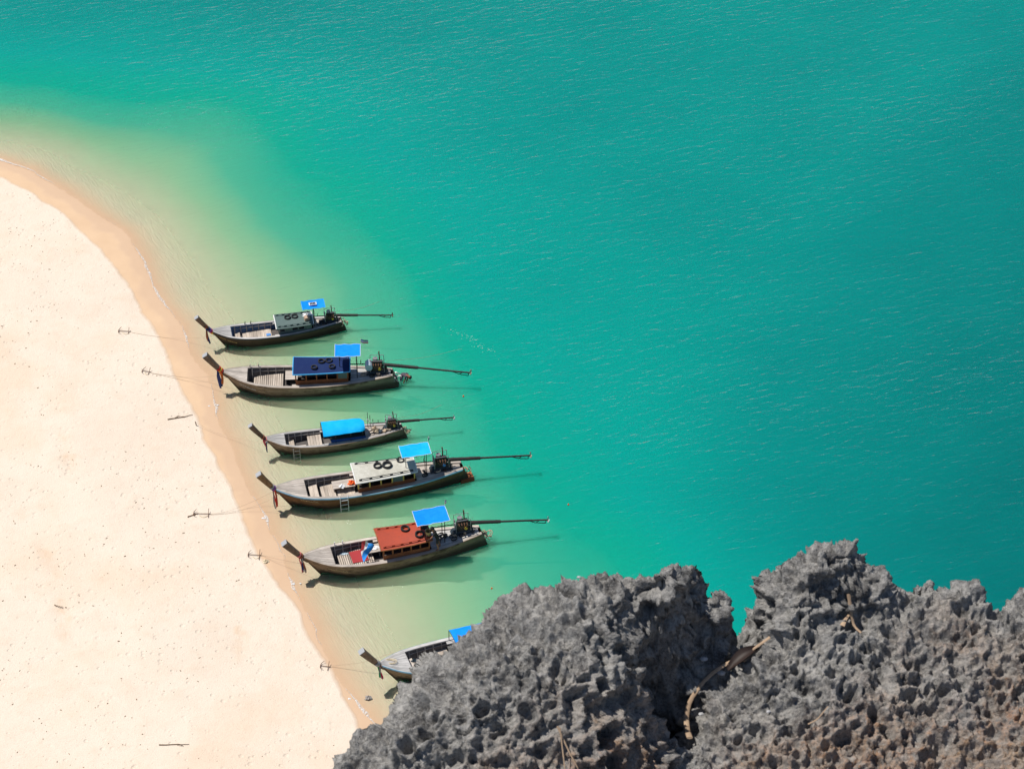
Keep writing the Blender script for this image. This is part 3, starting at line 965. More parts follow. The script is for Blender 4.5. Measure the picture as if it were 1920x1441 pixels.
    mb = MB(); mb.box((ex + 0.02, ey, ez + 0.17 * e), (0.56 * e, 0.22 * e, 0.13 * e), taper=0.85); mb.build('cylinder_head', 'steel_dark', eng, bevel=0.015)
    mb = MB()
    for i in range(4):
        mb.tube([(ex - 0.2 * e + 0.13 * e * i, ey - 0.12 * e, ez + 0.14 * e), (ex - 0.2 * e + 0.13 * e * i, ey - 0.24 * e, ez + 0.1 * e), (ex - 0.1 * e + 0.08 * e * i, ey - 0.26 * e, ez - 0.06 * e)], 0.025 * e, 6)
    mb.build('exhaust_manifold', 'rust', eng, True)
    mb = MB(); mb.cyl((ex - 0.10 * e, ey + 0.1 * e, ez + 0.2 * e), (ex - 0.10 * e, ey + 0.1 * e, ez + 0.34 * e), 0.13 * e, 14); mb.build('air_filter', 'steel', eng)
    mb = MB(); mb.tube([(ex + 0.12 * e, ey + 0.12 * e, ez + 0.1 * e), (ex + 0.12 * e, ey + 0.14 * e, ez + 0.4 * e), (ex + 0.10 * e, ey + 0.14 * e, ez + 0.72 * e)], 0.032 * e, 8); mb.build('exhaust_pipe', 'rust', eng, True)
    mb = MB(); mb.cyl((ex - 0.33 * e, ey, ez), (ex - 0.40 * e, ey, ez), 0.16 * e, 16); mb.cyl((ex - 0.33 * e, ey + 0.1, ez + 0.2 * e), (ex - 0.40 * e, ey + 0.1, ez + 0.2 * e), 0.08 * e, 12); mb.build('pulley', 'steel', eng)
    mb = MB()
    for sy in (-1, 1):
        mb.tube([(ex - 0.36 * e, ey + sy * 0.24 * e, ez - 0.3 * e), (ex - 0.36 * e, ey + sy * 0.24 * e, ez + 0.42 * e), (ex + 0.34 * e, ey + sy * 0.24 * e, ez + 0.42 * e), (ex + 0.36 * e, ey + sy * 0.24 * e, ez - 0.3 * e)], 0.018 * e, 6)
    mb.build('guard_frame', 'steel', eng)
    mb = MB(); mb.tube([(ex + 0.2 * e, ey - 0.2 * e, ez - 0.2 * e), (ex + 0.5 * e, ey - 0.3 * e, ez - 0.1 * e), (ex + 0.55 * e, ey - 0.22 * e, ez - 0.35 * e), (ex + 0.4 * e, ey - 0.3 * e, zb + 0.1)], 0.022, 6); mb.build('hose', 'rubber', eng, True)
    mb = MB(); mb.cyl((ex + 0.12 * e, ey - 0.2 * e, ez - 0.12 * e), (ex + 0.12 * e, ey - 0.28 * e, ez - 0.12 * e), 0.07 * e, 10); mb.build('oil_filter', p.get('filter', 'yellow'), eng)
    if p.get('tank'):
        mb = MB(); mb.cyl((ex - 0.44 * e, ey - 0.30 * e, ez + 0.02), (ex - 0.44 * e, ey + 0.16 * e, ez + 0.02), 0.19 * e, 16); mb.build('fuel_tank', 'tank', eng, True)
    mb = MB(); mb.tube([(ex - 0.3 * e, ey, ez + 0.02), (ex - 0.8 * e, ey + 0.03, ez + 0.04), (ex - p.get('tiller', 1.4) * e, ey + 0.05, ez + 0.05)], 0.028, 8); ti = mb.build('tiller', 'steel_dark', eng)
    mb = MB(); mb.tube([(ex - 0.85 * e, ey + 0.03, ez + 0.02), (ex - 0.85 * e, ey + 0.05, ez + 0.28 * e)], 0.018, 6); mb.build('throttle_lever', 'steel_dark', ti)
    mb = MB(); mb.cyl((ex + 0.42 * e, ey, zb), (ex + 0.42 * e, ey, ez - 0.05), 0.07 * e, 10); mb.build('pivot_post', 'steel_dark', root)
    tx, ty, tz_ = p['prop']
    A, Bp = Vector((ex + 0.3 * e, ey, ez - 0.02)), Vector((tx, ty, tz_))
    D = (Bp - A)
    mb = MB(); mb.tube([A, A + D * 0.40], [0.10 * e, 0.085 * e], 10); mb.tube([A + D * 0.39, Bp], [0.050 * e, 0.042 * e], 8)
    tail = mb.build('tail_shaft', 'shaft', root, True)
    dn = D.normalized()
    mb = MB()
    q0, q1 = Bp - dn * 1.0 * e, Bp - dn * 0.12 * e
    low = Vector((0, 0, -0.20 * e))
    mb.tube([q0, Bp - dn * 0.6 * e + low * 0.8, q1 + low], 0.020 * e, 6)
    mb.tube([q1 + low, q1], 0.020 * e, 6)
    mb.tube([Bp - dn * 0.6 * e + low * 0.8, Bp - dn * 0.4 * e], 0.018 * e, 6)
    mb.build('skeg', 'shaft', tail)
    mb = MB()
    side_v = dn.cross(Vector((0, 0, 1))).normalized()
    up_v = side_v.cross(dn)
    for a in (0.3, 0.3 + 2.094, 0.3 + 4.189):
        ra = side_v * math.cos(a) + up_v * math.sin(a)
        ta = side_v * -math.sin(a) + up_v * math.cos(a)
        pts = [(0.02, -0.03, -0.02), (0.10, -0.085, -0.04), (0.17, -0.05, -0.02), (0.18, 0.03, 0.02), (0.11, 0.085, 0.04), (0.02, 0.03, 0.02)]
        f_ = [Bp + ra * r_ * e + ta * t_ * e + dn * d_ * e for r_, t_, d_ in pts]
        mb.prism([q - dn * 0.007 for q in f_], [q + dn * 0.007 for q in f_])
    mb.cyl(Bp - dn * 0.07, Bp + dn * 0.07, 0.04 * e, 10, r2=0.02 * e)
    mb.build('propeller', p.get('prop_mat', 'brass'), tail)
    # --- stern: step board, net of ropes
    if p.get('step'):
        mb = MB()
        mb.box((L + 0.22, -0.10, 0.16), (0.75, 0.60, 0.05), rz=0.1)
        mb.box((L + 0.22, -0.42, 0.05), (0.80, 0.05, 0.2), rz=0.1)
        mb.build('stern_step', p['step'], root)
    mb = MB()
    for i in range(p.get('net', 5)):
        pts = []
        cx, cy = L + rr.uniform(0.0, 0.5) * k, rr.uniform(-0.3, 0.2) * k
        r_ = rr.uniform(0.08, 0.24) * k
        ph = rr.uniform(0, 6)
        for j in range(15):
            a = ph + j / 14 * rr.uniform(5.0, 6.3)
            pts.append((cx + r_ * math.cos(a), cy + r_ * 0.8 * math.sin(a), 0.34 + 0.28 * k + 0.12 * math.sin(a * 1.5 + ph) - 0.3 * max(0, cx + r_ * math.cos(a) - L - 0.1)))
        mb.tube(pts, 0.026, 5)
    mb.build('stern_rope_bundle', p.get('net_mat', 'rope'), root, True)
    # loose gear on the aft deck
    for i in range(p.get('gear', 5)):
        gx = rr.uniform(a0 + 0.3, L - 0.8)
        gy = rr.uniform(-0.5, 0.5) * H.b(gx)
        m_ = rr.choice(['steel_dark', 'rope', 'inside', 'rope_pale', 'engine_blue', 'rubber'])
        mb = MB()
        if rr.random() < 0.5:
            mb.box((gx, gy, H.z(gx) + 0.04), (rr.uniform(.15, .4), rr.uniform(.1, .25), rr.uniform(.08, .2)), rz=rr.uniform(0, 3), taper=0.85)
        else:
            ph = rr.uniform(0, 6)
            mb.tube([(gx + 0.16 * math.cos(a), gy + 0.12 * math.sin(a * 1.03), H.z(gx) + 0.0 + 0.008 * a) for a in np.linspace(ph, ph + 11, 30)], 0.022, 5)
        mb.build('deck_gear', m_, root)
    root['hull_z'] = 0
    return root, H

def lin(a, b, x0, x1):
    return lambda x: a + (b - a) * min(1, max(0, (x - x0) / (x1 - x0)))

BOATS = {}
def W(k, x, y, z):
    p = BP[k]
    h = R(p['head'])
    return Vector((p['x'] + x * math.cos(h) - y * math.sin(h), p['y'] + x * math.sin(h) + y * math.cos(h), z))

BP = {
 1: dict(seed=1, x=-18.16, y=114.73, head=11.7, L=7.9, beam=0.80, k=0.80, hull='hull_dark', cap='deck_grey', trim='trim_dark', deck='deck_grey', aft='deck', inner='inside_blue', prow_mat='prow', prow=(0.80, 2.25), deck_end=1.18, cab0=3.92, cab1=6.10, cabw=lin(.60, .53, 3.9, 6.1),
         floor=0.20, floor_boards=[(1.36, 1.72, 0.18, 0.36), (1.86, 3.62, 0.22, 0.24)], benches=[], gap=0.012, roof='roof_green', edge='edge_white', edge_side='roof_green', roof_z=1.12, wall='wall_green', wall_low='wall_green', windows=5, solid=[1, 4], rail='roof_green', arch=0.09, over=0.11,
         shade=(5.55, 6.94, -0.46, 0.40, 2.18, 'tarp_blue'), hem='edge_blue', poles=((6.24, -0.30), (6.24, 0.25)), solar=True, engine=(7.25, 0.0, 1.15), prop=(11.0, -0.42, 0.90), prop_mat='rust', wraps=[(0.50, 'brown'), (0.36, 'navy'), (0.28, 'purple'), (0.22, 'crimson'), (0.16, 'yellow')], tails=[('brown', 1.05, 0.0), ('navy', 1.18, 0.05)],
         letters=('gold', 0.03, 0.16, 0.66, 0.0125), posts=[(2.1, 1), (2.45, 1)], post_mat='trim_dark', net=4, net_mat='rope_pale', gear=6,
         label='small dark-hulled long-tail boat with slate green cabin roof, farthest from the rocks'),
 2: dict(seed=2, x=-17.05, y=110.50, head=2.7, L=10.0, beam=1.04, k=1.0, hull='hull_grey', cap='deck', trim='hull_grey', deck='deck', aft='deck_grey', inner='inside', prow_mat='prow', prow=(0.95, 2.66), deck_end=1.42, cab0=4.20, cab1=7.45, cabw=lin(.74, .60, 4.2, 7.4),
         floor=0.28, floor_boards=[(1.75, 3.55, 0.125, 0.46)], benches=[(3.62, 4.35, -0.05, 0.78, 0.66)], gap=0.03, roof='roof_navy', edge='edge_blue', roof_z=1.62, wall='wall_teak', wall_low='wall_teak', windows=5, solid=[4], shutter='wall_green', arch=0.10, over=0.10, front_board=False,
         shade=(6.65, 8.15, -0.56, 0.60, 2.70, 'tarp_blue'), hem='hem', engine=(9.10, 0.12, 1.50), prop=(14.6, -0.42, 1.08), tank=True, wraps=[(0.40, 'red'), (0.34, 'yellow'), (0.28, 'red')], tails=[('navy', 1.30, -0.05), ('navy', 1.22, 0.03), ('rib_orange', 0.98, 0.13)], tailw=0.15,
         letters=('letter_white', 0.075, 0.17, 0.70, 0.013), posts=[(1.55, 1), (2.05, 1)], flaglet=('navy', 'flag_white', 'pink'), net=4, net_mat='steel', gear=5, tiller=1.6,
         label='weathered grey wooden long-tail boat with navy blue cabin roof edged light blue'),
 3: dict(seed=3, x=-14.12, y=104.77, head=11.0, L=7.9, beam=0.78, k=0.80, hull='hull_grey', cap='deck_grey', trim='hull_grey', deck='deck_grey', aft='deck', inner='inside', prow_mat='prow', prow=(0.78, 2.22), deck_end=1.12, cab0=3.35, cab1=5.70, cabw=lin(.60, .52, 3.3, 5.7),
         floor=0.20, floor_boards=[(1.25, 1.62, 0.20, 0.38), (2.42, 3.28, 0.16, 0.42)], benches=[(1.8, 2.3, -0.45, 0.0, 0.28)], gap=0.014, engine=(7.32, 0.0, 1.18), prop=(10.95, -0.05, 0.98), prop_mat='shell', wraps=[(0.34, 'brown'), (0.20, 'pink'), (0.15, 'flag_white'), (0.11, 'navy')], tails=[('pink', 0.55, 0.0), ('crimson', 0.72, 0.04), ('navy', 0.98, 0.10)], tailw=0.07,
         net=6, net_mat='rope', gear=12,
         label='small grey wooden long-tail boat with bright cyan tarpaulin awning on hoops'),
 4: dict(seed=4, x=-13.24, y=100.21, head=13.2, L=10.7, beam=1.05, k=1.0, hull='hull_brown', cap='deck', trim='trim_blue', deck='deck', aft='deck', inner='inside', prow_mat='prow_brown', prow=(0.80, 2.60), deck_end=1.75, cab0=4.52, cab1=7.95, cabw=lin(.78, .58, 4.5, 8.0),
         floor=0.26, floor_boards=[(1.95, 2.45, 0.25, 0.60), (2.62, 3.42, 0.20, 0.40), (3.50, 4.50, 0.2, 0.34)], benches=[(3.30, 4.55, -0.02, 0.66, 0.66)], gap=0.010, roof='roof_white', edge='edge_white', roof_z=1.55, wall='wall_yellow', wall_low='wall_teak', windows=5, solid=[3], shutter='wall_green', rail='trim_dark', arch=0.10, over=0.10,
         shade=(7.18, 8.86, -0.55, 0.50, 2.66, 'tarp_cyan'), engine=(9.50, 0.08, 1.50), prop=(14.6, -0.35, 1.22), wraps=[(0.36, 'grey'), (0.28, 'purple')], tails=[('red', 1.32, 0.02), ('red', 1.20, 0.09), ('grey', 1.42, -0.03)], tailw=0.10, filter='blue_mat',
         letters=('letter_tan', 0.10, 0.20, 0.80, 0.014), flaglet=('flag_white', 'navy', 'navy'), flag_dir=(0.06, 0.0), step='wall_teak', net=4, gear=8,
         label='brown long-tail boat with off-white cabin roof, light blue gunwale and yellow window posts'),
 5: dict(seed=5, x=-11.28, y=94.72, head=15.2, L=9.9, beam=1.06, k=1.0, hull='hull_tan', cap='deck', trim='hull_tan', deck='deck', aft='deck_grey', inner='inside', prow_mat='prow', prow=(0.95, 2.62), deck_end=1.62, cab0=4.18, cab1=6.95, cabw=lin(.80, .70, 4.2, 7.0),
         floor=0.28, floor_boards=[(1.95, 3.85, 0.112, 0.44)], benches=[(3.55, 4.3, 0.05, 0.72, 0.68)], gap=0.032, roof='roof_red', edge='wall_teak', roof_z=1.55, wall='wall_teak', wall_low='wall_teak', windows=5, rail='roof_red', arch=0.11, over=0.12, sag=0.06,
         shade=(6.22, 8.05, -0.66, 0.60, 2.68, 'tarp_blue'), engine=(8.92, 0.18, 1.50), prop=(13.66, -0.35, 1.10), prop_mat='shell', wraps=[(0.38, 'pink'), (0.31, 'brown')], tails=[('pink', 1.00, -0.06), ('navy', 1.02, 0.0), ('grey', 0.98, 0.06), ('brown', 1.12, 0.10)], tailw=0.10,
         letters=('letter_tan', 0.085, 0.21, 0.74, 0.0135), posts=[(1.9, 1), (2.35, 1)], post_mat='white', flaglet=('navy', 'flag_white', 'pink'), flag_dir=(0.08, 0.0), net=9, gear=12,
         label='tan wooden long-tail boat with rust red cabin roof and slatted floor'),
 6: dict(seed=6, x=-6.80, y=86.72, head=20.0, L=10.0, beam=1.08, k=1.0, hull='hull_tan', cap='deck_grey', trim='trim_blue', deck='deck_grey', inner='inside', prow_mat='prow', prow=(0.92, 2.66), deck_end=1.55, cab0=4.05, cab1=7.3, cabw=lin(.78, .62, 4.0, 7.3),
         floor=0.28, floor_boards=[(1.9, 3.95, 0.22, 0.36)], benches=[(1.68, 1.9, -0.6, 0.6, 0.6)], gap=0.012, engine=(9.1, 0.1, 1.5), prop=(14.0, -0.3, 1.1), wraps=[(0.36, 'grey'), (0.30, 'steel')], tails=[('green', 0.80, -0.02), ('grey', 0.92, 0.05), ('crimson', 0.98, 0.08)], tailw=0.10, net=3, gear=4,
         label='long-tail boat half hidden behind the rock, grey foredeck with light blue edges'),
}
for k_ in BP:
    BOATS[k_] = make_boat(BP[k_])

# awning of boats 3 and 6: tarpaulin over bent hoops
def awning(k, x0, x1, w0, w1, z, mat, hoop='steel_dark', box=True):
    root, H = BOATS[k]
    rows = []
    nx, ny = 14, 12
    for i in range(nx + 1):
        u = i / nx
        x = x0 + (x1 - x0) * u
        w = w0 + (w1 - w0) * u
        if u > 0.9:
            w *= 1 - 0.35 * ((u - 0.9) / 0.1) ** 2
        drop = 0.03 * math.sin(u * math.pi * 4) ** 2 + 0.10 * max(0, (u - 0.85) / 0.15) ** 2
        rows.append([(x, w * (2 * j / ny - 1), z - drop * 0.6 - 0.16 * (abs(2 * j / ny - 1) ** 3)) for j in range(ny + 1)])
    aw = cloth_sheet(rows, 0.014).build('awning', mat, root, True)
    for i in (0, nx // 3, 2 * nx // 3, nx - 1):
        x = rows[i][0][0]
        w = rows[i][-1][1]
        zd = H.z(x)
        mb = MB()
        mb.tube([(x, -min(w, H.b(x) - 0.08), zd)] + [(q[0], q[1], q[2] - 0.025) for q in rows[i]] + [(x, min(w, H.b(x) - 0.08), zd)], 0.02, 6)
        mb.build('awning_hoop', hoop, root, True)
    for e_ in (0, -1):
        mb = MB(); mb.tube([r_[e_] for r_ in rows], 0.012, 6); mb.build('awning_hem', mat, aw)
awning(3, 3.28, 5.72, 0.66, 0.58, 1.44, 'tarp_cyan')
awning(6, 4.08, 7.4, 0.95, 0.8, 1.72, 'tarp_blue')
root3, H3 = BOATS[3]
for side in (-1, 1):
    mb = MB(); mb.box((4.72, side * 0.47, 0.62), (2.0, 0.05, 0.30)); mb.build('side_locker', 'wall_blue', root3)
for (ax, ay, ah) in ((5.98, 0.42, 1.15), (6.12, 0.44, 0.9), (6.28, 0.40, 0.62)):
    mb = MB(); mb.cyl((ax, ay, 0.62), (ax, ay, 0.62 + ah), 0.017, 6); po = mb.build('antenna_pole', 'steel_dark', root3)
    m2 = MB(); m2.cyl((ax, ay, 0.62 + ah * 0.42), (ax, ay, 0.62 + ah * 0.56), 0.035, 8); m2.build('light_fitting', 'white', po)

# flag on a short mast in the bow hold of the red-roofed boat
root5, H5 = BOATS[5]
mb = MB(); mb.cyl((3.42, -0.05, 0.44), (3.46, -0.08, 1.86), 0.02, 8); mast = mb.build('flag_mast', 'rope_pale', root5)
for nm, m_, v0, v1 in (('flag_stripe', 'flag_red', 0.0, 0.30), ('flag_stripe', 'flag_white', 0.30, 0.52), ('flag_stripe', 'flag_blue', 0.52, 1.0)):
    rows = []
    for i in range(9):
        u = i / 8
        r_ = []
        for j in range(5):
            v = v0 + (v1 - v0) * j / 4
            r_.append((3.40 - 0.42 * u * (0.4 + v) + 0.62 * v * (1 - 0.25 * u) - 0.10, -0.10 - 0.55 * u * v + 0.06 * math.sin(7 * u + 4 * v), 1.82 - 0.62 * u - 0.42 * v + 0.05 * math.sin(9 * v + 5 * u)))
        rows.append(r_)
    mb = cloth_sheet(rows, 0.012)
    mb.build(nm, m_, mast, True)
# ------------------------------------------------------------------ things on the boats
def tyre(k, x, y, z, label, r=0.235, tilt=(0, 0)):
    mb = MB()
    n_, prof_ = 28, [(1.0, 0.0), (0.99, 0.20), (0.93, 0.27), (0.80, 0.26), (0.70, 0.20), (0.66, 0.12), (0.68, 0.0), (0.66, -0.12), (0.70, -0.20), (0.80, -0.26), (0.93, -0.27), (0.99, -0.20)]
    rows = []
    for i in range(n_):
        a = 2 * math.pi * i / n_
        rows.append([(r * q[0] * math.cos(a), r * q[0] * math.sin(a), r * q[1]) for q in prof_])
    rows.append(rows[0])
    mb.grid(rows, closed=True)
    o = mb.build('tyre', 'rubber', None, True)
    o.location = W(k, x, y, z + 0.27 * r)
    o.rotation_euler = (tilt[0], tilt[1], rng.random() * 6)
    return tag(o, label, 'tyre', 'black tyres kept as fenders on the cabin roofs')
def roof_z(k, x, y):
    p = BP[k]
    w = p['cabw'](x) + p.get('over', .1)
    u = 2 * (x - p['cab0']) / (p['cab1'] - p['cab0']) - 1
    return p['roof_z'] + p.get('sag', .03) * u * u + p.get('arch', .13) * (1 - (y / w) ** 2) + 0.027
def on_roof(k, x, y, label, **kw):
    w = BP[k]['cabw'](x) + 0.1
    return tyre(k, x, y, roof_z(k, x, y), label, tilt=(-2 * BP[k].get('arch', .13) * y / w / w, 0), **kw)
on_roof(1, 4.66, 0.18, 'black tyre on the slate green roof, the one nearer the bow', r=0.20)
on_roof(1, 5.10, 0.20, 'black tyre on the slate green roof, the one nearer the stern', r=0.20)
on_roof(2, 5.82, 0.22, 'black tyre on the navy roof, far side, nearer the bow', r=0.21)
on_roof(2, 6.26, 0.27, 'black tyre on the navy roof, far side, nearer the stern', r=0.21)
on_roof(2, 5.40, -0.32, 'black tyre on the navy roof, near edge, nearer the bow', r=0.20)
on_roof(2, 6.45, -0.30, 'black tyre on the navy roof, near edge, nearer the stern', r=0.20)
on_roof(4, 5.90, 0.20, 'smaller black tyre in the middle of the off-white roof', r=0.24)
on_roof(4, 6.43, 0.12, 'larger black tyre in the middle of the off-white roof', r=0.28)
on_roof(4, 7.25, 0.40, 'black tyre at the stern corner of the off-white roof', r=0.22)
on_roof(5, 5.76, 0.36, 'black tyre on the far half of the red roof', r=0.25)
on_roof(5, 6.40, -0.30, 'black tyre on the near half of the red roof', r=0.25)

def ladder(k, x, wdt, y, z0, z1, lean, mat, label):
    p = BP[k]
    root = empty('ladder', W(k, x, y, z0), R(p['head']))
    tag(root, label, 'ladder')
    h_ = z1 - z0
    for i in (-1, 1):
        mb = MB(); mb.tube([(i * wdt / 2, 0, 0), (i * wdt / 2, lean, h_), (i * wdt / 2, lean + 0.10, h_ + 0.05), (i * wdt / 2, lean + 0.20, h_ - 0.02)], 0.022, 7); mb.build('ladder_rail', mat, root, True)
    n_ = 4
    for j in range(n_):
        u = (j + 0.4) / n_
        mb = MB(); mb.box((0, lean * u, h_ * u), (wdt, 0.06, 0.025)); mb.build('rung', mat, root)
ladder(4, 3.72, 0.44, -1.24, -0.25, 0.90, 0.12, 'alu', 'aluminium ladder hooked over the light blue gunwale')
ladder(3, 1.68, 0.36, -0.86, -0.20, 0.70, 0.10, 'steel', 'thin grey ladder hooked over the bow side of the small awning boat')

def lump(name, c, size, mat, label, cat, seed=0, parts=None):
    """soft crumpled heap"""
    r2 = random.Random(seed)
    mb = MB()
    n1, n2 = 8, 12
    vs = []
    for i in range(n1 + 1):
        th = math.pi / 2 * i / n1
        for j in range(n2):
            ph = 2 * math.pi * j / n2
            f_ = 1 + 0.30 * math.sin(3 * ph + 4 * th + seed) + r2.uniform(-.14, .14)
            vs.append((size[0] * f_ * math.sin(th) * math.cos(ph), size[1] * f_ * math.sin(th) * math.sin(ph), size[2] * max(0.0, math.cos(th)) * (0.8 + 0.3 * math.sin(5 * ph))))
    fs = [(i * n2 + j, i * n2 + (j + 1) % n2, (i + 1) * n2 + (j + 1) % n2, (i + 1) * n2 + j) for i in range(n1) for j in range(n2)]
    mb.add(vs, fs)
    o = mb.build(name, mat, None, True)
    o.location = c
    return tag(o, label, cat)
lump('life_jacket', W(4, 4.40, 0.25, 0.68), (0.22, 0.18, 0.20), 'orange', 'bright orange life jacket on the bench before the off-white cabin', 'life jacket', 3)
lump('plastic_bag', W(4, 3.82, 0.10, 0.68), (0.16, 0.15, 0.12), 'white', 'crumpled white bag on the bench beside the orange life jacket', 'bag', 5)
lump('towel', W(5, 4.02, 0.40, 0.70), (0.26, 0.17, 0.06), 'white', 'crumpled white towel on the bench before the red cabin', 'towel', 8)
lump('rag', W(5, 2.35, 0.62, 0.46), (0.20, 0.10, 0.05), 'tank', 'pale blue rag on the slatted floor near the far side', 'rag', 9)
lump('net_heap', W(5, 6.78, 0.20, roof_z(5, 6.78, .2) - 0.01), (0.17, 0.15, 0.10), 'steel_dark', 'dark tangle of gear on the stern end of the red roof', 'gear', 12)
lump('bundle', W(1, 5.86, 0.20, roof_z(1, 5.86, .2) - 0.01), (0.30, 0.15, 0.14), 'white', 'white bundle lying on the stern end of the slate green roof', 'bundle', 2)
mb = MB(); mb.box((0, 0, 0.13), (0.30, 0.26, 0.26), taper=0.94); o = mb.build('carton', 'carton', None, bevel=0.01); o.location = W(1, 5.78, -0.22, roof_z(1, 5.78, -.22)); o.rotation_euler = (0.2, 0, 0.4); tag(o, 'tan cardboard box on the stern end of the slate green roof', 'box')
# bucket
bk = empty('bucket', W(5, 6.86, -0.45, roof_z(5, 6.86, -.45)), 0.4)
tag(bk, 'ochre yellow bucket on the stern corner of the red roof', 'bucket')
mb = MB()
prof_ = [(0.001, 0.0), (0.125, 0.0), (0.165, 0.30), (0.175, 0.30), (0.175, 0.315), (0.155, 0.315), (0.118, 0.02), (0.001, 0.02)]
mb.grid([[(q[0] * math.cos(a), q[0] * math.sin(a), q[1]) for a in np.linspace(0, 2 * math.pi, 19)[:-1]] for q in prof_], closed=True)
mb.build('pail', 'bucket', bk, True)
mb = MB(); mb.tube([(0.17 * math.cos(a), 0.06, 0.30 + 0.17 * math.sin(a)) for a in np.linspace(0, math.pi, 12)], 0.008, 6); mb.build('handle', 'steel', bk)
# mats
mb = cloth_sheet([[(x_, y_, 0.012 * math.sin(9 * x_ + 4 * y_)) for y_ in np.linspace(-0.46, 0.46, 9)] for x_ in np.linspace(-0.45, 0.45, 9)], 0.012)
o = mb.build('mat', 'mat_red', None, True); o.location = W(5, 3.10, 0.20, 0.488); o.rotation_euler = (0, 0, R(15.2 + 2)); tag(o, 'square dark red mat on the slatted boat floor under the flag', 'mat')
for yy, lb in ((-0.02, 'blue cushion on the dark boat, the farther of two'), (-0.36, 'blue cushion on the dark boat, the nearer of two')):
    mb = MB(); mb.box((0, 0, 0.03), (0.26, 0.22, 0.05)); o = mb.build('cushion', 'blue_mat', None, bevel=0.015); o.location = W(1, 3.42, yy, 0.26); o.rotation_euler = (0, 0, R(14)); tag(o, lb, 'cushion', 'blue cushions on the dark boat')
mb = MB(); mb.box((0, 0, 0.0), (0.22, 1.0, 0.035)); o = mb.build('plank', 'deck_lat', None); o.location = W(1, 3.42, 0.05, 0.262 - 0.005); o.rotation_euler = (0, 0, R(13)); tag(o, 'loose pale plank under the blue cushions on the dark boat', 'plank')
# coil of rope on the half-hidden boat's foredeck
mb = MB(); mb.tube([((0.15 + 0.012 * a) * math.cos(a), (0.09 + 0.008 * a) * math.sin(a), 0.03 + 0.01 * math.sin(3 * a)) for a in np.linspace(0, 16, 90)], 0.018, 6)
o = mb.build('rope_coil', 'rope_pale', None, True); o.location = W(6, 0.62, 0.02, BOATS[6][1].z(0.62) + 0.075); tag(o, 'tan rope coil on the grey foredeck of the half-hidden boat', 'rope')
lump('rag', W(6, 1.95, 0.35, 0.62), (0.14, 0.12, 0.10), 'engine_blue', 'dark blue cloth by the hold edge of the half-hidden boat', 'cloth', 17)

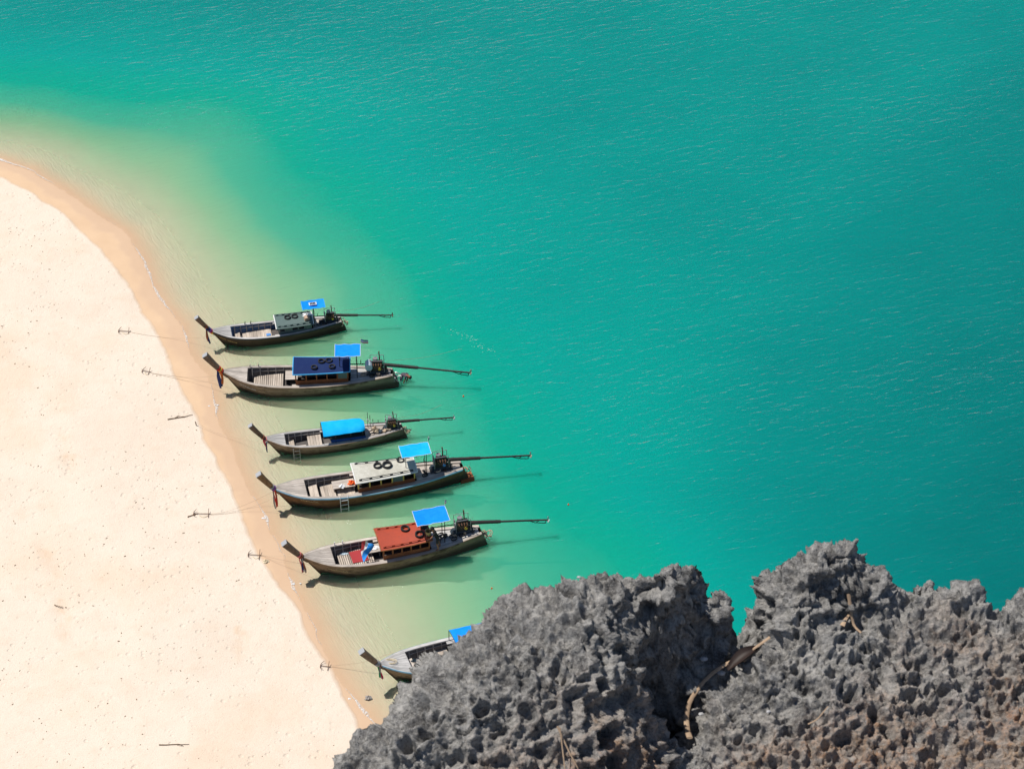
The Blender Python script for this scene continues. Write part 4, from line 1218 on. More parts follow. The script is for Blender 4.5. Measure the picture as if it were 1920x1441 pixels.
# ------------------------------------------------------------------ people
def person(name, loc, rz, J, mats, label):
    """J: joints in metres; continuous body grown on a skeleton, faces coloured by the nearest bone"""
    names = list(J)
    rad = dict(pelvis=.125, spine=.125, chest=.145, neck=.055, skull=.095, crown=.075, hipL=.10, hipR=.10, kneeL=.062, kneeR=.062, ankL=.043, ankR=.043, toeL=.036, toeR=.036,
               shL=.065, shR=.065, elL=.044, elR=.044, wrL=.031, wrR=.031, paL=.030, paR=.030)
    E_ = [('pelvis', 'spine'), ('spine', 'chest'), ('chest', 'neck'), ('neck', 'skull'), ('skull', 'crown')]
    for s_ in 'LR':
        E_ += [('pelvis', 'hip' + s_), ('hip' + s_, 'knee' + s_), ('knee' + s_, 'ank' + s_), ('ank' + s_, 'toe' + s_), ('chest', 'sh' + s_), ('sh' + s_, 'el' + s_), ('el' + s_, 'wr' + s_), ('wr' + s_, 'pa' + s_)]
    pts = {k_: Vector(v) for k_, v in J.items()}
    rads = {k_: rad[k_] for k_ in names}
    for s_ in 'LR':                               # five fingers from each palm
        wr, pa = pts['wr' + s_], pts['pa' + s_]
        d_ = (pa - wr).normalized()
        lat = d_.cross(Vector((0, 0, 1)))
        lat = lat.normalized() if lat.length > 0.1 else Vector((1, 0, 0))
        for f_, (o_, ln) in enumerate(((-.034, .070), (-.012, .082), (.011, .078), (.033, .062))):
            a = pa + lat * o_ + d_ * 0.03
            b = a + d_ * ln * 0.55
            c = b + d_ * ln * 0.40 - lat.cross(d_) * 0.022
            ks = ['f%s%d%d' % (s_, f_, i) for i in range(3)]
            for k_, v_, r_ in zip(ks, (a, b, c), (.010, .009, .008)):
                pts[k_] = v_; rads[k_] = r_
            E_ += [('pa' + s_, ks[0]), (ks[0], ks[1]), (ks[1], ks[2])]
        a = wr.lerp(pa, 0.5) + lat * -.045
        b = a + (d_ - lat * 0.6).normalized() * .045
        pts['th%s0' % s_] = a; pts['th%s1' % s_] = b; rads['th%s0' % s_] = .011; rads['th%s1' % s_] = .009
        E_ += [('wr' + s_, 'th%s0' % s_), ('th%s0' % s_, 'th%s1' % s_)]
    keys = list(pts)
    ix = {k_: i for i, k_ in enumerate(keys)}
    me_ = bpy.data.meshes.new(name)
    me_.from_pydata([pts[k_] for k_ in keys], [(ix[a], ix[b]) for a, b in E_], [])
    o_ = bpy.data.objects.new(name, me_)
    COL.objects.link(o_)
    o_.modifiers.new('skin', 'SKIN').use_smooth_shade = True
    for i, k_ in enumerate(keys):
        sv = me_.skin_vertices[0].data[i]
        sv.radius = (rads[k_], rads[k_])
        sv.use_root = (k_ == 'pelvis')
    o_.modifiers.new('sub', 'SUBSURF').levels = 1
    dg = bpy.context.evaluated_depsgraph_get()
    body = bpy.data.meshes.new_from_object(o_.evaluated_get(dg))
    bpy.data.objects.remove(o_)
    # face: nose, eyes and ears raised from the head
    for m_ in mats:
        body.materials.append(M[m_])
    bone_mat = {}
    for a, b in E_:
        key = a + b
        bone_mat[(a, b)] = 0
        if a in ('pelvis', 'spine', 'chest') and b in ('spine', 'chest'):
            bone_mat[(a, b)] = 1
        if a == 'chest' and b in ('shL', 'shR'):
            bone_mat[(a, b)] = 1
        if a in ('shL', 'shR'):
            bone_mat[(a, b)] = 1
        if a == 'pelvis' and b.startswith('hip') or a.startswith('hip'):
            bone_mat[(a, b)] = 2
        if (a, b) == ('skull', 'crown'):
            bone_mat[(a, b)] = 3
    for f_ in body.polygons:
        c = f_.center
        bd, bm_ = 9, 0
        for (a, b), m_ in bone_mat.items():
            A_, B_ = pts[a], pts[b]
            v_ = B_ - A_
            u = max(0, min(1, (c - A_).dot(v_) / max(v_.length_squared, 1e-9)))
            d_ = (c - A_ - v_ * u).length - 0.4 * (rads[a] * (1 - u) + rads[b] * u)
            if d_ < bd:
                bd, bm_ = d_, m_
                if m_ == 2 and a.startswith('hip') and u > 0.85:
                    bm_ = 0
                if m_ == 1 and a.startswith('sh') and u > 0.75:
                    bm_ = 0
        f_.material_index = bm_
        f_.use_smooth = True
    o_ = bpy.data.objects.new(name, body)
    COL.objects.link(o_)
    o_.location = loc
    o_.rotation_euler = (0, 0, rz)
    # facial features and hair as children
    hd, nk = pts['skull'], pts['neck']
    upv = (pts['crown'] - hd).normalized()
    fw = Vector(J_FACE.get(name + label, (0, -1, 0)))
    fw = (fw - upv * fw.dot(upv)).normalized()
    sd = upv.cross(fw)
    mb = MB(); mb.prism([hd + fw * .085 + sd * a * .014 + upv * b for a, b in ((-1, -.03), (1, -.03), (.4, .02), (-.4, .02))], [hd + fw * .118 + sd * a * .008 + upv * b for a, b in ((-1, -.03), (1, -.03), (.3, -.01), (-.3, -.01))]); mb.build('nose', 'skin', o_)
    for s_ in (-1, 1):
        mb = MB(); mb.torus(hd + sd * s_ * .092, .018, .008, 10, 6, rot=Matrix.Rotation(R(90), 4, 'Y')); mb.build('ear', 'skin', o_)
        mb = MB(); mb.box(hd + fw * .09 + sd * s_ * .032 + upv * .015, (.022, .012, .010)); mb.build('eye', 'hair', o_)
    mb = MB(); mb.box(hd + fw * .09 - upv * .055, (.045, .01, .01)); mb.build('mouth', 'brown', o_)
    mb = MB()
    rows = []
    for i in range(7):
        th = R(100) * i / 6
        rows.append([hd + upv * 0.02 + (upv * math.cos(th) * .125 + (sd * math.cos(ph) * .105 + fw * math.sin(ph) * .115 - (fw * 0.02)) * math.sin(th)) for ph in np.linspace(0, 2 * math.pi, 17)[:-1]])
    mb.grid(rows, closed=True)
    mb.build('hair', 'hair', o_, True)
    tag(o_, label, 'person')
    return o_

J_FACE = {}
lbA = 'person in black shirt and shorts standing barefoot behind the red cabin'
J_FACE['person' + lbA] = (-1, 0, -0.3)
# stands on the side deck, leaning forward with the hands on the roof (local -X is the bow)
zdk = BOATS[5][1].z(7.3) + 0.0
J = dict(pelvis=(0.0, 0, .86), spine=(-.05, 0, 1.02), chest=(-.15, 0, 1.24), neck=(-.22, 0, 1.42), skull=(-.27, 0, 1.54), crown=(-.28, 0, 1.63),
         hipL=(.01, -.09, .84), hipR=(.01, .09, .84), kneeL=(-.03, -.11, .46), kneeR=(.08, .12, .47), ankL=(.04, -.12, .07), ankR=(.20, .12, .08), toeL=(-.12, -.13, .03), toeR=(.05, .13, .035),
         shL=(-.15, -.18, 1.33), shR=(-.15, .18, 1.33), elL=(-.33, -.22, 1.12), elR=(-.36, .20, 1.12), wrL=(-.48, -.14, .93), wrR=(-.52, .14, .94), paL=(-.55, -.12, .90), paR=(-.59, .13, .91))
person('person', W(5, 7.28, -0.72, zdk - 0.02), R(15.2), J, ['skin', 'shirt_black', 'shorts', 'hair'], lbA)
lbB = 'person in plum grey shirt wading and bending down at the stern of the grey boat'
J_FACE['person' + lbB] = (0.4, -0.6, -0.7)
J = dict(pelvis=(0, 0, .28), spine=(.10, -.05, .42), chest=(.28, -.14, .48), neck=(.42, -.21, .42), skull=(.50, -.25, .34), crown=(.56, -.28, .28),
         hipL=(-.02, -.09, .24), hipR=(.03, .09, .24), kneeL=(.02, -.12, -.18), kneeR=(.08, .10, -.18), ankL=(-.05, -.12, -.58), ankR=(.0, .12, -.58), toeL=(.10, -.15, -.62), toeR=(.15, .08, -.62),
         shL=(.27, -.30, .42), shR=(.38, -.02, .42), elL=(.20, -.36, .18), elR=(.38, -.14, .16), wrL=(.12, -.38, -.04), wrR=(.28, -.24, -.06), paL=(.09, -.38, -.11), paR=(.25, -.26, -.13))
person('person', W(2, 10.48, 0.50, 0.0), R(2.7), J, ['skin', 'shirt_plum', 'shorts', 'hair'], lbB)

# ------------------------------------------------------------------ anchors, ropes, driftwood on the beach
def gz(x, y):
    z_, _, _ = coast(np.array([x]), np.array([y]))
    return float(z_[0])
def anchor(a, b, kind, label, fork=0.34, mat='rust', loops=1):
    (ax, ay), (bx, by) = a, b
    A_, B_ = Vector((ax, ay, gz(ax, ay) + 0.06)), Vector((bx, by, gz(bx, by) + 0.05))
    d_ = (B_ - A_).normalized()
    s_ = Vector((-d_.y, d_.x, 0))
    root = empty('anchor', (ax, ay, gz(ax, ay)))
    tag(root, label, 'anchor', 'small anchors dug into the sand')
    I = Vector(root.location)
    mb = MB(); mb.tube([A_ - I, B_ - I], 0.018, 7); mb.build('shank', mat, root)
    mb = MB(); c = B_ - d_ * 0.12; mb.tube([c - s_ * fork - I, c - I + Vector((0, 0, .02)), c + s_ * fork * 0.85 - I + Vector((0, 0, .16))], 0.015, 7); mb.build('stock', mat, root)
    for i, sg in enumerate((-1, 1)):
        mb = MB(); mb.tube([A_ - I, A_ + s_ * sg * 0.16 + d_ * 0.02 - I, A_ + s_ * sg * 0.27 + d_ * 0.16 + Vector((0, 0, .10)) - I], [0.02, 0.018, 0.010], 7); mb.build('fluke', mat, root)
    if loops:
        mb = MB()
        mb.tube([A_.lerp(B_, 0.35 + 0.5 * u) + s_ * -(0.10 + 0.16 * math.sin(u * 3.1)) - I + Vector((0, 0, -0.04)) for u in np.linspace(0, 1, 14)], 0.02, 6)
        mb.build('rope_loop', 'rope_pale', root, True)
    return B_
def rope(P_, Q_, sag, label, mat='rope', r=0.0065, ground=True):
    P_, Q_ = Vector(P_), Vector(Q_)
    pts = []
    for i in range(25):
        u = i / 24
        q_ = P_.lerp(Q_, u) + Vector((0, 0, -sag * 4 * u * (1 - u)))
        q_ += Vector((0, 0.05 * math.sin(7 * u + sag * 9), 0))
        if ground:
            q_.z = max(q_.z, gz(q_.x, q_.y) + 0.015)
        pts.append(q_)
    mb = MB(); mb.tube(pts, r, 6)
    return tag(mb.build('mooring_rope', mat, None, True), label, 'rope', 'ropes from the boats')
b1 = anchor((-24.0, 115.86), (-23.25, 115.84), 0, 'small rusty anchor on dry sand, moored to the dark-hulled boat', 0.22)
b2 = anchor((-22.1, 112.05), (-21.55, 111.92), 0, 'small anchor on dry sand, moored to the navy-roofed boat', 0.26)
b4 = anchor((-17.75, 99.42), (-16.8, 99.45), 0, 'anchor with a trailing rope loop, moored to the off-white-roofed boat', 0.30)
b5 = anchor((-14.45, 96.22), (-13.70, 96.20), 0, 'anchor at the wet sand edge, moored to the red-roofed boat', 0.36)
b6 = anchor((-9.98, 87.90), (-9.44, 87.83), 0, 'cross-shaped anchor on wet sand, moored to the half-hidden boat', 0.28, loops=0)
mb = MB(); mb.cyl((-18.38, 107.15, 0.02), (-18.42, 107.16, 0.36), 0.03, 7); tag(mb.build('mooring_stake', 'wood_drift'), 'short wooden stake holding the rope of the awning boat', 'stake')
rope(b1, W(1, 0.2, -0.15, 0.92), 0.45, 'thin rope from the rusty anchor to the dark-hulled boat')
rope(b2, W(2, 0.25, -0.2, 1.15), 0.55, 'near rope from the anchor to the bow of the navy-roofed boat')
rope(b2, W(2, 0.6, 0.35, 1.25), 0.55, 'far rope from the anchor to the bow of the navy-roofed boat')
rope((-18.40, 107.15, 0.30), W(3, 0.2, -0.1, 0.80), 0.35, 'rope from the wooden stake to the awning boat')
rope(b4, W(4, 0.3, -0.22, 1.18), 0.45, 'near rope from the anchor to the off-white-roofed boat')
rope(b4, W(4, 0.8, 0.45, 1.30), 0.40, 'far rope from the anchor to the off-white-roofed boat')
rope(b5, W(5, 0.3, -0.25, 1.15), 0.30, 'near rope from the anchor to the red-roofed boat')
rope(b5, W(5, 1.0, 0.62, 1.22), 0.25, 'far pale rope from the anchor to the red-roofed boat', 'rope_pale')
rope(b6, W(6, 1.0, 0.70, 1.20), 0.12, 'taut rope from the cross-shaped anchor to the half-hidden boat', r=0.009)
for k_, x0, y0, z0, x1, y1 in ((1, 7.6, 0.25, 1.2, 10.6, 2.2), (2, 9.6, 0.35, 1.5, 14.2, 3.2), (3, 7.6, 0.3, 1.1, 10.6, 2.3)):
    rope(W(k_, x0, y0, z0), W(k_, x1, y1, 0.0), 0.12, {1: 'thin stern line of the dark-hulled boat running out to sea', 2: 'thin stern line of the navy-roofed boat running out to sea', 3: 'thin stern line of the awning boat running out to sea'}[k_], r=0.006, ground=False)

def branch(a, b, r_, label, seed, twigs=3):
    r2 = random.Random(seed)
    A_, B_ = Vector((*a, gz(*a) + r_)), Vector((*b, gz(*b) + r_))
    d_ = B_ - A_
    s_ = Vector((-d_.y, d_.x, 0)).normalized()
    root = empty('driftwood_branch', A_)
    tag(root, label, 'driftwood', 'driftwood branches on the sand')
    mb = MB()
    mb.tube([d_ * u + s_ * 0.10 * d_.length * (math.sin(3 * u + seed) * u * (1 - u)) + s_ * r2.uniform(-.02, .02) for u in np.linspace(0, 1, 9)], [r_ * (1 - 0.6 * u) for u in np.linspace(0, 1, 9)], 7)
    mb.build('limb', 'wood_drift', root, True)
    for i in range(twigs):
        u = r2.uniform(0.2, 0.8)
        e_ = d_ * u + (d_.normalized() * r2.uniform(.1, .4) + s_ * r2.choice((-1, 1)) * r2.uniform(.08, .25)) * d_.length * 0.5
        mb = MB(); mb.tube([d_ * u, (d_ * u + e_) / 2 + Vector((0, 0, .03)), e_], [r_ * .5, r_ * .35, r_ * .2], 6); mb.build('twig', 'wood_drift', root, True)
branch((-20.1, 107.58), (-18.7, 108.1), 0.035, 'forked driftwood branch at the edge of the wet sand', 3, 4)
branch((-17.7, 82.06), (-16.2, 82.1), 0.028, 'long thin driftwood stick low on the dry sand', 5, 2)
branch((-18.05, 99.15), (-17.5, 99.5), 0.035, 'crooked driftwood beside the anchor with the rope loop', 8, 2)
branch((-24.4, 92.0), (-23.9, 91.8), 0.025, 'short dark driftwood stick in the middle of the dry sand', 9, 2)
branch((-32.0, 86.0), (-31.4, 86.2), 0.02, 'small dark twig on the dry sand far from the water', 12, 2)
lump('rope_heap', (-13.45, 95.75, gz(-13.45, 95.75)), (0.16, 0.14, 0.12), 'rope_pale', 'tan lump of rope by the anchor at the wet sand edge', 'rope', 21)
for i, (x_, y_, s_, lb) in enumerate(((-11.83, 94.05, .13, 'larger white foam scrap at the waterline beside the red-roofed boat'), (-11.45, 94.09, .08, 'smaller white foam scrap at the waterline beside the red-roofed boat'), (-17.83, 108.99, .09, 'white scrap on wet sand between the navy-roofed and the awning boat'),
                                    (-17.33, 109.09, .10, 'white scrap at the water edge between the navy-roofed and the awning boat'), (-8.36, 85.62, .11, 'white scrap on wet sand below the half-hidden boat'), (-13.88, 99.28, .13, 'white foam scrap at the waterline beside the off-white-roofed boat'))):
    lump('foam_scrap', (x_, y_, max(0.0, gz(x_, y_))), (s_ * .65, s_ * .45, s_ * .25), 'white', lb, 'foam scrap', 30 + i)
lump('beach_stone', (-7.4, 85.7, -0.02), (0.17, 0.14, 0.13), 'rib', 'grey stone awash at the waterline below the half-hidden boat', 'stone', 40)
for i, (x_, y_, lb) in enumerate(((-2.87, 109.88, 'small orange float in the water off the navy-roofed boat'), (-1.09, 93.69, 'small orange float in the shallow water off the red-roofed boat'), (3.17, 100.39, 'small orange float far out off the off-white-roofed boat'))):
    mb = MB()
    mb.grid([[(0.05 * math.sin(th) * math.cos(ph), 0.05 * math.sin(th) * math.sin(ph), 0.055 * math.cos(th)) for ph in np.linspace(0, 2 * math.pi, 13)[:-1]] for th in np.linspace(0.02, math.pi - 0.02, 9)], closed=True)
    mb.torus((0, 0, 0.062), 0.018, 0.008, 10, 6, rot=Matrix.Rotation(R(90), 4, 'X'))
    o = mb.build('float_buoy', 'orange', None, True); o.location = (x_, y_, 0.02); tag(o, lb, 'float', 'orange floats')

# ------------------------------------------------------------------ litter and foam (uncountable)
mb = MB()
r2 = random.Random(77)
cand = np.stack([nrg.uniform(-40, -7, 14000), nrg.uniform(79, 134, 14000)], 1)
zc, wc, sc_ = coast(cand[:, 0], cand[:, 1])
dens = fbm(np.stack([cand[:, 0], cand[:, 1], cand[:, 0] * 0], 1) * 0.3, 4, 201)
keep = (sc_ < -1.2) & ((wc < 0) | (nrg.random(14000) < 0.06)) & (dens > nrg.uniform(-0.2, 0.55, 14000))
for (x_, y_), z_ in list(zip(cand[keep], zc[keep]))[:2600]:
    s_ = 0.010 + 0.055 * r2.random() ** 5
    mb.box((float(x_), float(y_), float(z_) + s_ * 0.2), (s_ * r2.uniform(1, 2.6), s_ * r2.uniform(.5, 1), s_ * 0.5), rz=r2.uniform(0, 6.3), ry=r2.uniform(-.4, .4), taper=0.6)
o = mb.build('beach_litter', 'debris'); o['kind'] = 'stuff'; o['label'] = 'scattered bits of leaf, twig and pebble over the dry sand'

t = NT('sea_foam')
nn = t.noise(t.coords(), 9.0, 4, 0.7)
mixs = t.new('MixShader')
trn = t.new('BsdfTransparent'); dff = t.new('BsdfDiffuse'); dff.inputs[0].default_value = (0.74, 0.74, 0.73, 1)
t.set(mixs, 0, t.maprange(nn, 0.38, 0.62, 0.0, 0.8)); t.l.new(trn.outputs[0], mixs.inputs[1]); t.l.new(dff.outputs[0], mixs.inputs[2]); t.l.new(mixs.outputs[0], t.out.inputs[0])
M['foam'] = t.m
def shore_line(i0, i1, step=0.12):
    out = []
    for (ax, ay), (bx, by) in zip(SHORE[i0:i1], SHORE[i0 + 1:i1 + 1]):
        n_ = max(1, int(math.hypot(bx - ax, by - ay) / step))
        out += [(ax + (bx - ax) * i / n_, ay + (by - ay) * i / n_) for i in range(n_)]
    return out
ln = np.array(shore_line(2, 25))
# follow the true edge of the water: step across the line to where the sand meets sea level
nrmv = np.gradient(ln, axis=0)
nrmv = np.stack([-nrmv[:, 1], nrmv[:, 0]], 1)
nrmv /= np.linalg.norm(nrmv, axis=1)[:, None]
off = np.zeros(len(ln))
for _ in range(6):
    q_ = ln + nrmv * off[:, None]
    _, _, sv = coast(q_[:, 0], q_[:, 1])
    off -= 0.8 * sv
edge = ln + nrmv * off[:, None]
Pn = np.stack([edge[:, 0], edge[:, 1], edge[:, 0] * 0], 1)
mask = fbm(Pn * 0.42, 3, 131) + 0.10
strong = [(-34, 134.6, 4.5), (-23.2, 122.4, 3.2), (-22.0, 119.6, 2.8), (-20.2, 115.4, 1.3), (-17.5, 108.9, 1.3), (-11.8, 94.0, 1.2), (-7.6, 85.0, 2.0), (-13.8, 99.2, 1.2)]
for (x_, y_, r_) in strong:
    d_ = np.hypot(edge[:, 0] - x_, edge[:, 1] - y_)
    mask = np.maximum(mask, 1.0 - d_ / r_)
wid = 0.02 + 0.13 * sstep(0.25, 0.9, mask) * (0.5 + 0.9 * np.abs(fbm(Pn * 2.2, 3, 137)))
wid = np.where(mask > 0.12, wid, 0)
mb = MB()
run = []
for i in range(len(edge)):
    if wid[i] > 0:
        a_ = edge[i] - nrmv[i] * wid[i] * 0.4
        b_ = edge[i] + nrmv[i] * wid[i] * 1.0
        run.append([(a_[0], a_[1], 0.022), (edge[i][0], edge[i][1], 0.034), (b_[0], b_[1], 0.016)])
    if (wid[i] == 0 or i == len(edge) - 1) and run:
        if len(run) > 2:
            mb.grid(run)
        run = []
# second, thinner lines left by earlier swashes, and bubbles drifting off the boats
def drift_foam(cx, cy, lx, ly, n_, rot, smin, smax):
    for _ in range(n_):
        u, v = r2.gauss(0, .45), r2.gauss(0, .45)
        x_ = cx + u * lx * math.cos(rot) - v * ly * math.sin(rot)
        y_ = cy + u * lx * math.sin(rot) + v * ly * math.cos(rot)
        s_ = r2.uniform(smin, smax)
        pts_ = [(x_ + s_ * r2.uniform(.6, 1.3) * math.cos(a), y_ + s_ * 0.8 * r2.uniform(.6, 1.3) * math.sin(a), 0.035) for a in np.linspace(0, 2 * math.pi, 8)[:-1]]
        mb.add(pts_, [tuple(range(7))])
drift_foam(-2.9, 115.6, 1.2, 0.35, 45, R(-30), 0.010, 0.03)
drift_foam(-1.7, 114.5, 1.3, 0.4, 40, R(-40), 0.010, 0.03)
for (x_, y_) in ((-9.5, 113.9), (-8.7, 114.2), (-14.5, 108.6), (-15.2, 108.8), (-6.9, 93.4), (-6.2, 93.6), (-3.9, 98.4), (-9.2, 98.9), (-10.5, 99.0), (-11.0, 103.5), (-6.8, 108.8)):
    drift_foam(x_, y_, 0.5, 0.3, 10, 0.3, 0.008, 0.025)
o = mb.build('sea_foam', 'foam', recalc=False); o['kind'] = 'stuff'; o['label'] = 'thin white foam along the water edge and bubbles near the boats'
# ------------------------------------------------------------------ limestone cliff in the foreground
SIL = [(-1.6, 6.2, 82.4), (-1.3, 7.0, 82.45), (-1.019, 7.554, 82.5), (-0.932, 7.787, 82.5), (-0.872, 7.91, 82.55), (-0.839, 8.06, 82.58), (-0.78, 8.13, 82.6), (-0.69, 8.145, 82.62), (-0.594, 8.207, 82.65), (-0.56, 8.30, 82.66), (-0.50, 8.375, 82.68), (-0.43, 8.50, 82.70), (-0.32, 8.61, 82.73), (-0.205, 8.70, 82.76), (-0.109, 8.803, 82.8), (0.068, 8.907, 82.82), (0.123, 8.888, 82.82), (0.329, 8.967, 82.83), (0.548, 8.974, 82.85), (0.714, 9.006, 82.85), (0.798, 9.052, 82.87), (0.967, 9.105, 82.85), (1.024, 8.998, 82.8), (1.12, 9.02, 82.74), (1.165, 9.01, 82.3), (1.20, 9.03, 82.1), (1.235, 9.05, 82.3), (1.35, 9.185, 82.6), (1.431, 9.186, 82.65), (1.44, 9.271, 82.7), (1.549, 9.262, 82.74), (1.599, 9.293, 82.78), (1.681, 9.276, 82.78), (1.822, 9.33, 82.78), (1.857, 9.242, 82.72), (1.941, 9.234, 82.65), (2.018, 9.156, 82.55), (2.089, 9.179, 82.52), (2.134, 9.238, 82.56), (2.203, 9.226, 82.56), (2.233, 9.159, 82.52), (2.368, 9.206, 82.58), (2.48, 9.186, 82.56), (2.587, 9.099, 82.5), (2.706, 9.184, 82.55), (2.914, 9.286, 82.6), (3.233, 9.327, 82.6), (3.81, 9.368, 82.6), (5.0, 9.2, 82.6), (6.6, 8.6, 82.5)]
CTL = [(0.106, 8.44, 82.9), (0.508, 8.626, 82.9), (0.783, 8.761, 82.88), (0.925, 8.858, 82.86), (1.048, 8.925, 82.68), (1.037, 8.999, 82.45), (-0.287, 8.174, 82.8), (-0.545, 7.962, 82.65), (-0.674, 7.883, 82.58), (-0.154, 7.821, 82.65), (0.103, 7.917, 82.7), (0.501, 8.369, 82.86), (0.312, 8.103, 82.8), (0.259, 7.885, 82.62), (0.639, 8.499, 82.84), (1.20, 8.98, 82.12), (1.17, 8.90, 82.2), (1.08, 8.955, 82.70), (1.30, 9.08, 82.52), (0.949, 8.863, 82.35), (0.9, 8.682, 82.3), (0.823, 8.661, 82.12), (0.743, 8.591, 81.95), (0.642, 8.484, 81.9), (0.636, 8.356, 82.76), (0.567, 8.249, 82.72), (0.499, 8.127, 82.66), (0.457, 8.007, 82.6), (0.416, 7.91, 82.55), (1.275, 8.795, 82.42), (1.013, 8.513, 82.32), (0.945, 8.277, 82.3), (0.914, 8.175, 82.25), (1.443, 8.986, 82.62), (1.612, 9.119, 82.76), (1.783, 9.16, 82.76), (1.905, 9.105, 82.58), (1.795, 9.096, 82.55), (1.735, 9.008, 82.48), (1.487, 8.756, 82.5), (2.052, 8.852, 82.48), (2.335, 8.91, 82.5), (2.437, 8.569, 82.38), (1.466, 8.412, 82.35), (2.6, 8.833, 82.5), (1.998, 8.277, 82.3), (2.526, 8.187, 82.28), (1.448, 8.148, 82.28), (1.745, 8.531, 82.42), (3.134, 8.69, 82.45), (3.049, 8.131, 82.3), (-0.16, 8.509, 82.83), (-0.371, 8.383, 82.77), (-0.15, 7.189, 82.4), (0.888, 7.505, 82.0), (2.123, 7.268, 82.3), (-1.15, 7.189, 82.4), (3.387, 7.268, 82.3), (0, 5.0, 82.8), (3, 5.0, 83.0), (6, 6, 82.8)]
_rp = np.array(SIL + CTL)
_rk = lambda d2: np.sqrt(d2 + 0.05 ** 2)
_d2 = ((_rp[:, None, :2] - _rp[None, :, :2]) ** 2).sum(-1)
_rw = np.linalg.solve(_rk(_d2) + np.eye(len(_rp)) * -1e-2, _rp[:, 2] - 82.4)

def rock_base(X, Y):
    z = np.full(X.shape, 82.4)
    for i in range(len(_rp)):
        z = z + _rw[i] * _rk((X - _rp[i, 0]) ** 2 + (Y - _rp[i, 1]) ** 2)
    P = np.stack([X, Y, X * 0], 1)
    wx = X + 0.05 * fbm(P * 5, 3, 61)
    wy = Y + 0.05 * fbm(P * 5, 3, 62)
    d, sg = poly_dist(wx, wy, [q[:2] for q in SIL])
    out = np.where(sg > 0, d, 0)
    inn = np.where(sg > 0, 0, d)
    z = np.clip(z, 81.6, 83.3)
    z = z - np.minimum(out * 5.0, 6.0) - 0.05 * np.exp(-inn / 0.05)
    return z

rx = axis(-1.25, 3.05, 0.0066, -2.2, 6.6, 1.25)
ry = axis(7.75, 9.55, 0.0066, 4.5, 10.6, 1.25)
gx, gy = np.meshgrid(rx, ry)
X, Y = gx.ravel(), gy.ravel()
Z = rock_base(X, Y)
zz2 = Z.reshape(len(ry), len(rx))
gyy, gxx = np.gradient(zz2, ry, rx)
N = np.stack([-gxx.ravel(), -gyy.ravel(), np.ones(len(X))], 1)
N[:, :2] = np.clip(N[:, :2], -2.2, 2.2)
N /= np.linalg.norm(N, axis=1)[:, None]
P = np.stack([X, Y, Z], 1)
wp = P + 0.035 * np.stack([fbm(P * 9, 2, 71), fbm(P * 9, 2, 72), fbm(P * 9, 2, 73)], 1)
wp2 = P + 0.012 * np.stack([fbm(P * 30, 2, 74), fbm(P * 30, 2, 75), fbm(P * 30, 2, 76)], 1)
f1, f2, c1 = worley(wp / 0.118, 5)
g1, g2, c2 = worley(wp2 / 0.058, 15)
k1, k2, c3 = worley(wp2 / 0.026, 25)
ridge = np.clip(1 - (f2 - f1) * 2.2, 0, 1)
ridge2 = np.clip(1 - (g2 - g1) * 2.5, 0, 1)
lump = fbm(P * 2.4, 3, 81)
# scalloped pits: bowls that meet in sharp edges; the right part is pitted more finely
fine = sstep(-0.5, 0.2, fbm(P * 1.4, 2, 91) + 0.25 * (X - 1.0))
a1 = (0.20 - 0.07 * fine) * (0.35 + 1.1 * c1)
a2 = (0.066 + 0.026 * fine) * (0.3 + 1.1 * c2)
a3 = 0.026 * (0.3 + c3)
disp = a1 * (1.7 * np.clip(f1, 0, 0.52) ** 1.8 - 0.22) + a2 * (1.25 * np.clip(g1, 0, 0.62) ** 1.7 - 0.22) + a3 * (np.clip(k1, 0, 0.9) ** 1.6 - 0.25)
rdg = 1 - np.abs(fbm(P * 3.3 + 5, 3, 85)) * 2.6
disp += 0.05 * lump + 0.045 * rdg + 0.014 * fbm(P * 24, 3, 83) + 0.007 * fbm(P * 75, 2, 84)
disp -= 0.022 * (1 - sstep(0.0, 0.03, np.abs(fbm(P * 1.5 + 3, 4, 151))))
disp -= disp.mean() + 0.012
V = P + N * disp[:, None]
nx, ny = len(rx), len(ry)
idx = np.arange(nx * ny).reshape(ny, nx)
q = np.stack([idx[:-1, :-1], idx[:-1, 1:], idx[1:, 1:], idx[1:, :-1]], -1).reshape(-1, 4)
me = bpy.data.meshes.new('limestone_cliff')
me.vertices.add(len(V)); me.vertices.foreach_set('co', V.ravel())
me.loops.add(len(q) * 4); me.loops.foreach_set('vertex_index', q.ravel().astype(np.int32))
me.polygons.add(len(q))
me.polygons.foreach_set('loop_start', np.arange(0, len(q) * 4, 4, dtype=np.int32))
me.polygons.foreach_set('loop_total', np.full(len(q), 4, dtype=np.int32))
me.polygons.foreach_set('use_smooth', np.ones(len(q), dtype=bool))
me.update(calc_edges=True)
crest = np.clip(0.7 * ridge ** 1.5 + 0.5 * ridge2 ** 1.5, 0, 1)
tanz = sstep(-0.1, 0.45, 0.28 * (X - 1.15) - 0.75 * (Y - 8.55) + 0.55 * fbm(P * 2.1, 3, 99))
for nm, val in (('crest', crest), ('tan', tanz), ('cell', c2), ('pit', f1)):
    at = me.attributes.new(nm, 'FLOAT', 'POINT')
    at.data.foreach_set('value', val.astype(np.float32))
ROCK_V, ROCK_SHAPE = V, (ny, nx)

